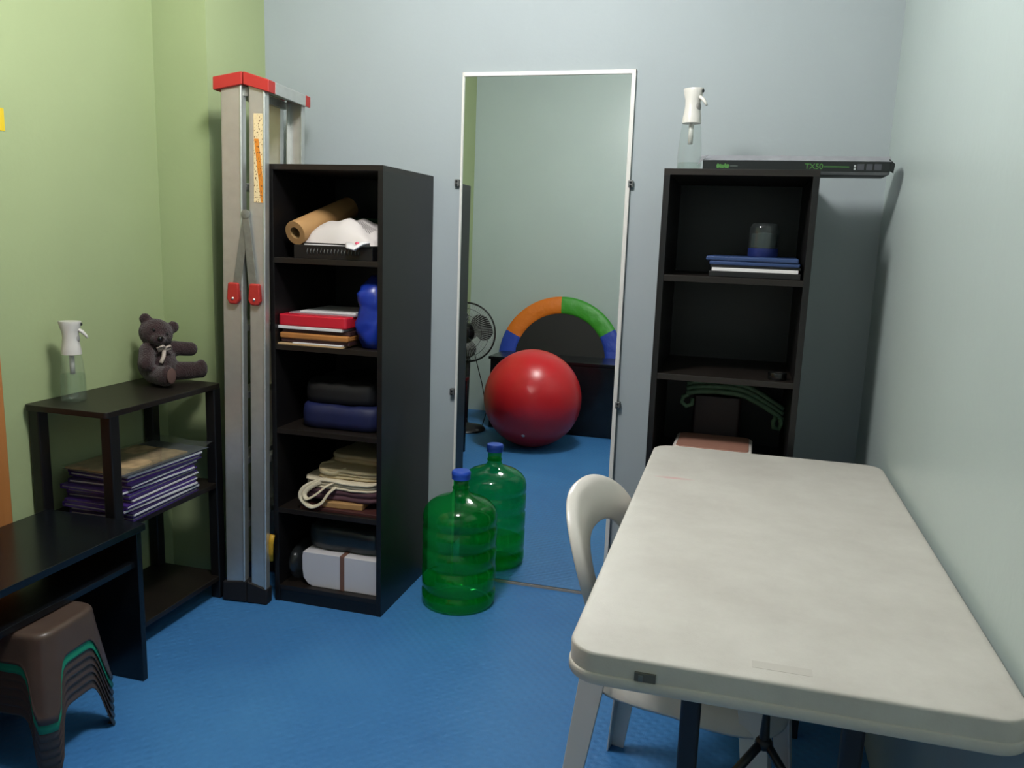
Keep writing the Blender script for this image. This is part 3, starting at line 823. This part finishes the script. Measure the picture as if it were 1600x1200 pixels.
# ------------------------------------------------------------------ soft-slab helper for bags and cloths
def soft_slab(w, dp, h, seed, wob=.006, lay=1, n=26, sag_=0., crease=1.0):
    """rounded pillow-like slab centred on x,y with its underside at z=0"""
    rows = [(0., .985, 0.), (.18, 1.0, .22), (.5, 1.005, .5), (.82, 1.0, .78), (1., .985, 1.)]
    def top(x, y):
        return noise.noise(Vector((x*14+seed*3.1, y*14, seed)))*wob + noise.noise(Vector((x*38+seed, y*30, seed*2.)))*wob*.4*crease
    m = MB()
    nr = 14
    def per(a):
        n_ = 6.; c_, s_ = math.cos(a), math.sin(a)
        k = (abs(c_)**n_+abs(s_)**n_)**(-1/n_)
        k *= 1+.035*noise.noise(Vector((c_*2.5, s_*2.5, seed*1.7)))
        return k*c_*w/2, k*s_*dp/2
    N = 56
    prof = [(0.001, 0), (.5, 0), (.9, 0), (.985, h*.12), (1.0, h*.35), (1.0, h*.65), (.985, h*.9), (.93, h), (.75, h), (.5, h), (.25, h), (0.001, h)]
    if lay > 1:
        prof = [(0.001, 0), (.9, 0)]
        for i in range(lay):
            a, b_ = h*i/lay, h*(i+1)/lay
            ins = .012*((i*7+int(seed)) % 3)
            prof += [(.965-ins, a+.06*(b_-a)), (1-ins, a+.3*(b_-a)), (1-ins, a+.75*(b_-a)), (.965-ins, b_)]
        prof += [(.9, h), (.6, h), (.3, h), (0.001, h)]
    def fn(u, v):
        j = int(round(v*(len(prof)-1))); r, z_ = prof[j]
        x, y = per(2*PI*u); x *= r; y *= r
        f = z_/h if h else 0
        zz = z_+top(x, y)*f*min(1, 1.2)-sag_*f*(r**2)
        if r > .95: zz += .0025*noise.noise(Vector((x*30, y*30, z_*60+seed)))*crease
        return Vector((x, y, max(zz, 0)))
    return m.grid(fn, N, len(prof), cu=True)

def ribbon_path(pts, w, th, k=8):
    """flat strap swept along a smooth path, width roughly horizontal"""
    P = []
    pts = [Vector(p) for p in pts]
    for i in range(len(pts)-1):
        p0, p1, p2, p3 = pts[max(i-1, 0)], pts[i], pts[i+1], pts[min(i+2, len(pts)-1)]
        for j in range(k):
            t_ = j/k
            P.append(.5*((2*p1)+(p2-p0)*t_+(2*p0-5*p1+4*p2-p3)*t_*t_+(3*p1-p0-3*p2+p3)*t_**3))
    P.append(pts[-1])
    return MB().tube(P, th, 8, sx=w/th, sy=1.)

# ---- left bookcase, top compartment: kraft roll, white packet, notebook
M_KRAFT = mat('kraft_paper', (170, 130, 82), rough=.7, var=.06, vscale=20)
z1 = SZ[0]
rl = thing('paper_roll', 'brown kraft paper roll lying on the bookcase top shelf', 'paper roll', (-1.447, -.42, z1+.0820), 0)
ax = Vector((.045, .22, .074)).normalized()
q = Vector((0, 0, 1)).rotation_difference(ax).to_matrix().to_4x4()
MB().lathe([(.020, .0), (.040, .0), (.0405, .002), (.0405, .300), (.040, .302), (.020, .302), (.020, .001)], 40, m=q, cap=False).build('roll', M_KRAFT, rl, smooth=True, auto=40)
MB().lathe([(.0195, .003), (.0195, .299)], 24, m=q, cap=False).build('core', mat('grey_brown_core', (150, 120, 78), rough=.8), rl, smooth=True)
nb = thing('notebook', 'black spiral notebook under the white packet on the bookcase top shelf', 'notebook', (-1.295, -.285, z1-.0005))
box('cover', M_DARKPLASTIC, -.152, .135, -.145, .127, 0, .0455, nb, .002)
box('pages', M_PAPER, -.118, .12, -.135, .120, .0435, .049, nb)
sp_ = MB()
for i in range(16): sp_.tube([( -.10+.0125*i, -.143, .014), (-.10+.0125*i, -.150, .024), (-.10+.0125*i, -.143, .036)], .0012, 5)
sp_.build('spiral_wire', M_CLIP, nb, smooth=True)
pk = thing('white_packet', 'crumpled white printed packet lying on the bookcase top shelf', 'packet', (-1.287, -.290, z1+.0485), math.radians(-6))
def pkt(u, v):
    x = -.140+.280*u; y = -.13+.26*v
    e = max(0, 1-abs(2*u-1)**3)*max(0, 1-abs(2*v-1)**4)
    zz = .004+.076*e**.42*(.45+.55*math.sin(PI*min(1, .12+u*.80)))+.020*noise.noise(Vector((x*18, y*18, 3)))*e**.4
    if u > .62 and v < .22: zz -= .022*(u-.62)/.38*(1-v/.22)
    p = Vector((x+.012*noise.noise(Vector((y*9, 1, 4))), y+.016*noise.noise(Vector((x*9, 7, 2))), max(.0, zz)))
    # pressed down where the paper roll lies over its left side
    w = Matrix.Rotation(math.radians(-6), 4, 'Z') @ p + Vector((-1.287, -.290, z1+.0485))
    a_ = Vector((-1.447, -.42, z1+.0820)); rv = .0405
    tt_ = (w.y-a_.y)/ax.y; c_ = a_+ax*tt_
    dx_ = w.x-c_.x
    if abs(dx_) < rv:
        low_ = c_.z-math.sqrt(rv*rv-dx_*dx_)/math.sqrt(1-ax.z**2)
        if w.z > low_: p.z = max(0, p.z-(w.z-low_))
    return p
pm = MB().grid(pkt, 36, 32)
def pkb(u, v): p = pkt(u, v); return Vector((p.x, p.y, .0))
pm.grid(pkb, 36, 32)
pm.build('packet', bag_print_mat(), pk, smooth=True)
MB().tube([(.055, -.128, .006), (.075, -.150, -.006), (.095, -.158, -.008), (.112, -.142, .008), (.132, -.128, .012)], [.010, .014, .015, .012, .008], 12, sx=.5, sy=1.3).build('torn_end', M_PAPER, pk, smooth=True)
MB().ell((.098, -.150, .008), (.008, .006, .005), 10, 6).build('pink_tab', mat('pink_plastic', (214, 92, 116), rough=.5), pk, smooth=True)
M_DGRN = mat('dark_green_cloth', (18, 58, 38), rough=.9, var=.2, vscale=20)
gc = soft_slab(.33, .135, .1425, 4, .004).build('green_cloth', M_DGRN, smooth=True, loc=(-1.330, -.0835, z1-.001))
tag(gc, 'dark green folded cloth behind the white packet on the top shelf', 'cloth')

# ---- second compartment: folders, envelopes, blue bag
z2 = SZ[1]
M_ENV = mat('brown_envelope', (170, 112, 56), rough=.65, var=.08, vscale=15)
M_TAN = mat('tan_folder_paper', (196, 164, 122), rough=.65)
M_DKF = mat('dark_maroon_folder', (58, 34, 36), rough=.5)
M_REDF = mat('red_plastic_case', (196, 34, 52), rough=.32)
z = z2-.0005
def flat(name, label, cat, m, x0, x1, y0, y1, h, rz=0., bevel=.001, group=None):
    global z
    o = MB().box(-(x1-x0)/2, (x1-x0)/2, -(y1-y0)/2, (y1-y0)/2, 0, h).build(name, m, bevel=min(bevel, h*.4), loc=((x0+x1)/2, (y0+y1)/2, z))
    o.rotation_euler = (0, 0, math.radians(rz)); tag(o, label, cat, group); z += h-.0003
    return o
flat('paper_folder', 'tan paper folder at the bottom of the pile beside the blue bag', 'folder', M_TAN, -1.508, -1.262, -.437, -.14, .006, -1)
flat('paper_sheets', 'white paper sheets above the tan folder in the bookcase pile', 'paper', M_PAPER, -1.45, -1.262, -.437, -.14, .004, -2)
flat('document_folder', 'dark maroon folder below the brown envelope in the bookcase pile', 'folder', M_DKF, -1.500, -1.242, -.425, -.12, .012, -1)
flat('envelope', 'bulging brown envelope in the pile beside the blue bag', 'envelope', M_ENV, -1.503, -1.240, -.432, -.12, .020, -2, .006)
flat('document_folder', 'dark maroon folder above the brown envelope in the bookcase pile', 'folder', M_DKF, -1.500, -1.245, -.420, -.13, .014, 0)
flat('paper_sheets', 'white paper sheets under the red case in the bookcase pile', 'paper', M_PAPER, -1.507, -1.262, -.432, -.14, .010, -2)
rc = thing('file_case', 'bright red plastic file case on the pile in the black bookcase', 'file case', (-1.377, -.282, z), math.radians(-2))
MB().prism(rrect(-.130, .130, -.15, .15, .012, 4), 0, .040, 'z').build('case', M_REDF, rc, bevel=.006, seg=3)
MB().box(-.118, .134, -.10, .15, .0385, .043).build('inner_papers', mat('grey_pink_paper', (150, 132, 138), rough=.7), rc, bevel=.001)
z += .0425
flat('paper_sheets', 'loose white paper sheets lying on the red file case', 'paper', M_PAPER, -1.470, -1.262, -.36, -.13, .006, 3)
M_BLUEB = mat('blue_plastic_bag', (20, 46, 140), rough=.34, var=.25, vscale=18)
bag = MB()
def bb(u, v):
    a = 2*PI*u
    r = (.80, .96, 1.0, 1.0, 1.0, .99, .94, .80, .40)
    k = v*(len(r)-1); i = min(int(k), len(r)-2); f = k-i; rr = r[i]*(1-f)+r[i+1]*f
    zz = .002+.245*v
    w_ = .056; dpt = .13
    x = math.copysign(abs(math.cos(a))**.55, math.cos(a))*w_*rr; y = math.copysign(abs(math.sin(a))**.55, math.sin(a))*dpt*rr
    nn = noise.noise(Vector((x*22, y*16, zz*18)))
    nn += .6*noise.noise(Vector((x*60, y*45, zz*50)))
    x += .008*nn*rr; y += .014*nn*rr
    return Vector((max(-.056, min(.047, x)), y, zz))
bag.grid(bb, 40, 22, cu=True)
bag.f.append(tuple(i*22 for i in range(40))[::-1]); bag.f.append(tuple(i*22+21 for i in range(40)))
o = bag.build('plastic_bag', M_BLUEB, smooth=True, loc=(-1.184, -.295, z2-.0035))
tag(o, 'crumpled blue plastic bag beside the red file case in the bookcase', 'plastic bag')

# ---- third compartment: dark bags
z3 = SZ[2]
M_NAVY = mat('navy_bag_fabric', (13, 22, 66), rough=.6, var=.2, vscale=12)
M_BKBAG = mat('black_bag_fabric', (13, 13, 15), rough=.6, var=.2, vscale=12)
o = soft_slab(.31, .34, .085, 11, .005).build('fabric_bag', M_NAVY, smooth=True, loc=(-1.305, -.235, z3-.001)); tag(o, 'navy blue fabric bag lying on the dark middle shelf', 'bag')
o = soft_slab(.29, .30, .075, 17, .016).build('fabric_bag', M_BKBAG, smooth=True, loc=(-1.315, -.225, z3+.0835)); tag(o, 'black fabric bag lying on the navy bag in the bookcase', 'bag')
hd_ = thing('bag_strap', 'dark strap end hanging beside the navy bag', 'strap') if False else None

# ---- fourth compartment: canvas tote bags
z4 = SZ[3]
M_CANV = mat('cream_canvas', (206, 190, 152), rough=.9, var=.07, vscale=20, bump=.3, bscale=400)
M_CANV2 = mat('pale_canvas', (214, 202, 176), rough=.9, var=.07, vscale=20, bump=.3, bscale=400)
M_PURC = mat('plum_cloth', (82, 54, 62), rough=.9, var=.12, vscale=20)
M_MARC = mat('maroon_card', (66, 30, 28), rough=.6)
o = MB().box(-.150, .150, -.185, .185, 0, .012).build('card_folder', M_MARC, loc=(-1.285, -.245, z4-.0005), bevel=.002); tag(o, 'maroon card folder under the tote bags', 'folder')
o = MB().box(-.075, .075, -.15, .15, 0, .022).build('kraft_packet', M_KRAFT, loc=(-1.290, -.265, z4+.0112), bevel=.004); tag(o, 'tan paper packet under the folded tote bags', 'packet')
o.rotation_euler = (0, 0, math.radians(4))
zt = z4+.032
o = soft_slab(.315, .34, .040, 21, .003, lay=2).build('folded_cloth', M_PURC, smooth=True, loc=(-1.302, -.232, zt)); tag(o, 'plum coloured folded cloth under the cream tote bags', 'cloth')
zt += .0395
def tote(label, w, dp, h, seed, loc, rz, m, lay, handles):
    t = thing('tote_bag', label, 'tote bag', loc, math.radians(rz))
    soft_slab(w, dp, h, seed, .0035, lay=lay).build('bag', m, t, smooth=True)
    for pts in handles: ribbon_path(pts, .0085, .0026).build('handle', m, t, smooth=True)
    return t
tote('cream canvas tote bag with looped handles hanging over the shelf edge', .300, .335, .034, 31, (-1.299, -.232, zt-.001), -2, M_CANV2, 3,
     [[(-.06, -.150, .030), (-.085, -.172, .024), (-.118, -.196, .004), (-.125, -.203, -.028), (-.085, -.208, -.055), (-.045, -.205, -.040), (-.022, -.190, -.004), (-.005, -.168, .014)],
      [(-.050, -.150, .032), (-.090, -.182, .012), (-.112, -.198, -.012), (-.100, -.204, -.030), (-.070, -.198, -.014), (-.040, -.176, .014), (-.010, -.150, .030)]])
zt += .0335
tote('cream canvas tote bag folded flat on top of the bag pile', .268, .31, .036, 37, (-1.280, -.222, zt-.001), 3, M_CANV, 3,
     [[(-.10, -.05, .030), (-.128, -.10, .034), (-.110, -.148, .026), (-.060, -.156, .022), (-.02, -.13, .034)]])
zt += .0355
tote('olive shaded canvas tote bag at the back of the bag pile', .25, .24, .030, 41, (-1.270, -.170, zt-.001), -3, M_CANV, 2, [])

# ---- bottom compartment: tied paper bundle and wrapped packs
z5 = SZ[4]
pb = thing('paper_bundle', 'thick bundle of white paper tied with a brown band on the lowest shelf', 'paper bundle', (-1.2855, -.265, z5-.0005))
bd = MB()
bd.prism([(-.150, .062), (-.146, .030), (-.128, .008), (-.110, 0), (.150, 0), (.150, .128), (-.146, .128), (-.150, .110)], -.155, .14, 'y').build('paper_stack', mat('bundle_paper', (206, 203, 206), rough=.75), pb, bevel=.003)
MB().box(.0, .017, -.1575, .142, -.0, .1300).build('brown_band', mat('brown_band', (120, 84, 70), rough=.6), pb, bevel=.002)
M_SMOKE = clear_mat('clear_wrap', (205, 212, 214), gloss=.25, rough=.15, haze=.10, hazecol=(150, 158, 162))
o = soft_slab(.30, .28, .085, 51, .014).build('wrapped_pack', mat('smoky_plastic_pack', (44, 52, 54), rough=.28, var=.15, vscale=15), smooth=True, loc=(-1.290, -.250, z5+.127)); tag(o, 'dark plastic wrapped pack lying on the white paper bundle', 'pack')
pw = MB()
pw.ell((0, 0, .07), (.034, .10, .070), 20, 12)
for i, p in enumerate(pw.v):
    pw.v[i] = p+Vector((.004, .006, .006))*noise.noise(p*30)
o = pw.build('plastic_wrap', M_SMOKE, smooth=True, loc=(-1.473, -.335, z5-.0015)); tag(o, 'crumpled clear plastic wrap beside the white paper bundle', 'plastic wrap')

# ---- right bookcase contents
M_BLUEF = mat('slate_blue_folder', (46, 66, 108), rough=.35)
z = SZ[0]-.0005
flat('document_folder', 'black ring folder at the bottom of the pile in the right bookcase', 'folder', M_DARKPLASTIC, -.088, .168, -.432, -.13, .018, -1, .003)
flat('paper_sheets', 'white paper sheets between folders in the right bookcase', 'paper', M_PAPER, -.080, .160, -.432, -.14, .010, -1)
flat('document_folder', 'black folder above the paper sheets in the right bookcase', 'folder', M_DARKPLASTIC, -.086, .164, -.428, -.13, .008, 0)
flat('document_folder', 'slate blue plastic folder in the middle of the pile in the right bookcase', 'folder', M_BLUEF, -.088, .164, -.432, -.13, .012, -1, .004)
flat('document_folder', 'slate blue plastic folder topmost of the pile in the right bookcase', 'folder', M_BLUEF, -.096, .162, -.434, -.13, .014, -2, .005)
jar = thing('plastic_jar', 'small clear plastic jar with a blue base on the slate blue folders', 'jar', (.058, -.335, z-.0020))
MB().lathe([(.0005, .001), (.040, .001), (.043, .005), (.043, .028)], 28).build('blue_base', mat('dark_blue_label', (26, 38, 92), rough=.4), jar, smooth=True, auto=40)
MB().lathe([(.043, .028), (.043, .085), (.038, .097), (.034, .100), (.0005, .101)], 28).build('jar_body', clear_mat('milky_jar', (170, 180, 178), gloss=.15, haze=.25, hazecol=(110, 118, 118)), jar, smooth=True, auto=40)
MB().lathe([(.0005, .03), (.036, .03), (.036, .07), (.0005, .075)], 20).build('contents', mat('grey_contents', (108, 116, 116), rough=.8), jar, smooth=True, auto=40)
tp_ = thing('tape_dispenser', 'small black object on the empty shelf of the right bookcase', 'tape roll', (.128, -.40, SZ[1]-.0005))
tp_['label'] = 'small black tape roll on the otherwise empty shelf of the right bookcase'
tp_.name = 'tape_roll'
MB().lathe([(.016, 0), (.026, 0), (.027, .002), (.027, .020), (.026, .022), (.016, .022), (.016, .001)], 28, cap=False).build('tape', mat('black_tape', (14, 14, 15), rough=.18), tp_, smooth=True, auto=40)
MB().lathe([(.0155, .001), (.0155, .021)], 24, cap=False).build('core', mat('tape_core', (40, 38, 36), rough=.6), tp_, smooth=True)
z = SZ[2]-.0005
dkb = MB().prism(rrect(-.075, .075, -.0875, .0875, .01, 4), 0, .195, 'z').build('dark_box', mat('dark_maroon_box', (34, 22, 26), rough=.5), bevel=.003, loc=(-.040, -.1275, z)); tag(dkb, 'dark maroon box under the green cord bundle in the right bookcase', 'box')
# green cord bundle draped over the box
M_CORD = mat('dull_green_cord', (92, 124, 98), rough=.7, var=.2, vscale=40)
cd = MB()
rr_ = random.Random(3)
def cord_z(x):          # lies on the box top, droops off its left side, slopes down to the side panel on the right
    if x < -.117: return .2025-.35*(-.117-x)
    if x < .040: return .2025+.006*math.sin(PI*(x+.117)/.157)
    return .2025-.070*((x-.040)/.132)**1.2
for lay, (n_, y0) in enumerate(((5, -.036), (4, -.027), (3, -.018))):
    for k in range(n_):
        pts = []
        for j in range(19):
            x = -.140+.3085*j/18
            pts.append((x, -.165+y0+.018*k+.0016*rr_.random(), cord_z(x)+.0148*lay+.0014*rr_.random()))
        cd.tube(pts, .0085, 8)
cd.tube([(-.134, -.201, .192), (-.150, -.203, .184), (-.153, -.206, .166), (-.138, -.208, .154), (-.121, -.208, .162), (-.119, -.205, .182)], .0075, 8)
cd.tube([(.160, -.201, .137), (.1635, -.203, .120), (.157, -.206, .104), (.141, -.208, .108), (.138, -.206, .126), (.146, -.202, .143)], .0075, 8)
o = cd.build('cord_bundle', M_CORD, smooth=True, loc=(0, 0, SZ[2]-.0005)); tag(o, 'bundle of dull green cord lying over the dark box', 'cord')
pc = thing('storage_box', 'white plastic storage box with a brown translucent lid on the bookcase shelf behind the table', 'storage box', (-.041, -.330, SZ[2]-.0005), math.radians(-1))
bw, bd_ = .118, .105
hb = .066
rgs = [(.022, .0), (.020, .002), (.008, hb-.014), (.002, hb-.012), (0, hb-.010), (0, hb), (.004, hb+.004), (.012, hb+.004)]
m_ = MB(); cnt = 4*7
for ins, zz in rgs:
    for (x, y) in rrect(-bw+ins, bw-ins, -bd_+ins, bd_-ins, .022, 6): m_.v.append(Vector((x, y, zz)))
for k in range(len(rgs)-1):
    for i in range(cnt): m_.f.append((k*cnt+i, k*cnt+(i+1) % cnt, (k+1)*cnt+(i+1) % cnt, (k+1)*cnt+i))
m_.f.append(tuple(range(cnt))[::-1]); m_.f.append(tuple((len(rgs)-1)*cnt+i for i in range(cnt)))
m_.build('tub', mat('white_tub_plastic', (222, 214, 206), rough=.35), pc, smooth=True, auto=50)
MB().prism(rrect(-bw+.010, bw-.010, -bd_+.010, bd_-.010, .018, 5), hb+.0035, hb+.007, 'z').build('lid', mat('brown_lid_plastic', (160, 116, 100), rough=.4), pc, bevel=.0015)

# ------------------------------------------------------------------ things behind the camera line, seen in the mirror
M_BALL = mat('red_ball_rubber', (200, 36, 42), rough=.30, spec=.5)
bl = thing('exercise_ball', 'large glossy red exercise ball on the blue floor', 'exercise ball', (-1.249, -2.245, 0))
MB().ell((0, 0, .319), (.32, .32, .32), 64, 40).build('ball', M_BALL, bl, smooth=True)
nrm = Vector((.03, .78, -.62)).normalized()
qq = Vector((0, 0, 1)).rotation_difference(nrm).to_matrix().to_4x4()
MB().lathe([(.0, .0), (.012, .0), (.011, .002), (.004, .003), (.0005, .002)], 16, c=Vector((0, 0, .319))+nrm*.3195, m=qq).build('valve_plug', mat('pale_plug', (210, 170, 165), rough=.4), bl, smooth=True)

cb = thing('low_cabinet', 'low black cabinet against the wall behind the red ball', 'cabinet', (-1.13, -2.835, 0))
box('body', M_DESK, -.54, .48, -.15, .175, 0, .502, cb, .002)
box('top_panel', M_DESK, -.55, .49, -.155, .195, .501, .521, cb, .002)
for i in range(2):
    dd = box('door', M_DESK, -.535+.51*i, -.032+.51*i, .174, .188, .02, .492, cb, .002)
    box('handle', M_METALDARK, (-.075 if i == 0 else .015), (-.065 if i == 0 else .025), .187, .200, .22, .32, dd, .002)

tm = thing('trampoline', 'mini trampoline with orange, green and blue padding leaning upright against the wall', 'trampoline', (-1.270, -3.040, -.005))
Rr, rw = .476, .130
tilt = math.radians(10.35)
TMt = Matrix.Rotation(tilt, 4, 'X')           # top leans back to the wall (towards -Y)
def tpos(r, a, dpt): return TMt @ Vector((r*math.cos(a), dpt, Rr+.004+r*math.sin(a)))
cols = [(155, 92, (222, 118, 30), 'orange'), (92, 32, (58, 150, 42), 'green'), (32, -29, (34, 66, 170), 'blue'), (-29, -89, (222, 118, 30), 'orange'), (-89, -149, (58, 150, 42), 'green'), (-149, -205, (34, 66, 170), 'blue')]
for a0, a1, c_, nm in cols:
    def pad(u, v, a0=a0, a1=a1):
        a = math.radians(a0+(a1-a0)*u); th = 2*PI*v
        r = Rr-rw/2+math.cos(th)*rw/2; dpt = .018*math.sin(th)*(1+.35*noise.noise(Vector((a*7, math.cos(th)*2, 1))))+.004*noise.noise(Vector((a*20, th, 3)))
        return tpos(r, a, dpt)
    m_ = MB().grid(pad, 20, 16, cv=True)
    m_.f.append(tuple(range(16))); m_.f.append(tuple(19*16+j for j in range(16)))
    m_.build('pad_section', mat(nm+'_vinyl_pad', c_, rough=.45, bump=.3, bscale=30), tm, smooth=True, auto=60)
mt = MB()
mt.v = [tpos((Rr-rw+.012)*f, 2*PI*i/48, -.004) for f in (.02, 1.0) for i in range(48)] + [tpos((Rr-rw+.012)*f, 2*PI*i/48, .002) for f in (1.0, .02) for i in range(48)]
for k in range(4):
    for i in range(48): mt.f.append((k*48+i, k*48+(i+1) % 48, ((k+1) % 4)*48+(i+1) % 48, ((k+1) % 4)*48+i))
mt.f.append(tuple(range(48))) ; mt.f.append(tuple(144+i for i in range(48)))
mt.build('jump_mat', mat('black_jump_mat', (14, 15, 15), rough=.6), tm, smooth=True, auto=30)
MB().tube([tpos(Rr-.03, 2*PI*i/48, -.018) for i in range(48)], .012, 8, closed=True).build('frame', M_METALDARK, tm, smooth=True)
for i in range(6):
    a = math.radians(30+60*i); p = tpos(Rr-.04, a, -.02); e = TMt @ Vector((0, -.02, 0))
    q2 = tpos(Rr-.17, a, -.032)
    MB().tube([p, (p+q2)/2+e*.2, q2], .011, 8).build('leg', M_METALDARK, tm, smooth=True)

# ---- fan
fn_ = thing('floor_fan', 'dark electric fan with round wire grille beside the low cabinet', 'fan', (-1.806, -2.52, 0))
FZ = .693; FR = .205
MB().lathe([(.0005, .0), (.145, .0), (.150, .008), (.140, .022), (.06, .040), (.024, .055), (.020, .08)], 40).build('base', M_DARKPLASTIC, fn_, smooth=True, auto=50)
MB().tube([(0, -.02, .05), (0, -.04, .40), (0, -.05, FZ-.09)], .016, 12).build('pole', M_METALDARK, fn_, smooth=True)
MB().ell((0, -.075, FZ), (.055, .085, .06), 20, 12).build('motor', M_DARKPLASTIC, fn_, smooth=True)
gr = MB()
rings_ = [(FR, -.0), (FR*.82, .032), (FR*.6, .048), (FR*.36, .055)]
gr.tube([(FR*math.cos(2*PI*i/64), .0, FZ+FR*math.sin(2*PI*i/64)) for i in range(64)], .006, 8, closed=True)
for r, yy in rings_[1:3]:
    gr.tube([(r*math.cos(2*PI*i/40), yy, FZ+r*math.sin(2*PI*i/40)) for i in range(40)], .0016, 5, closed=True)
gr.build('grille_ring', M_DARKPLASTIC, fn_, smooth=True)
wi = MB()
for i in range(72):
    a = 2*PI*i/72
    for sg in (1, -1):
        wi.tube([(r*math.cos(a+.25*(1-r/FR)), yy*sg if sg > 0 else -yy*1.2, FZ+r*math.sin(a+.25*(1-r/FR))) for r, yy in rings_], .0015, 4)
w_o = wi.build('grille_wires', mat('grey_wire', (168, 172, 170), rough=.4), fn_, smooth=True); w_o['kind'] = 'stuff'
MB().lathe([(.0005, .012), (.035, .010), (.04, .0), (.0005, -.002)], 28, m=Matrix.Rotation(-PI/2, 4, 'X'), c=(0, .052, FZ)).build('badge', M_DARKPLASTIC, fn_, smooth=True, auto=50)
for i in range(3):
    a0 = 2*PI*i/3+.35
    def bld(u, v, a0=a0):
        r = .035+.145*u; wdt = (.5+.75*math.sin(PI*min(1, u*.9+.1))**.7)
        a = a0+(v-.5)*1.35*wdt
        return Vector((r*math.cos(a), -.012+.045*(v-.5), FZ+r*math.sin(a)))
    MB().grid(bld, 10, 8).build('blade', mat('dark_grey_blade', (38, 42, 42), rough=.4), fn_, smooth=True, solid=.003)
MB().ell((0, .0, FZ), (.036, .035, .036), 18, 10).build('hub', M_DARKPLASTIC, fn_, smooth=True)
MB().tube([(.0, -.09, FZ-.03), (.03, -.12, .5), (.08, -.13, .32), (.12, -.14, .12), (.10, -.10, .006), (.0, -.16, .004)], .0035, 6).build('power_cord', M_DARKPLASTIC, fn_, smooth=True)
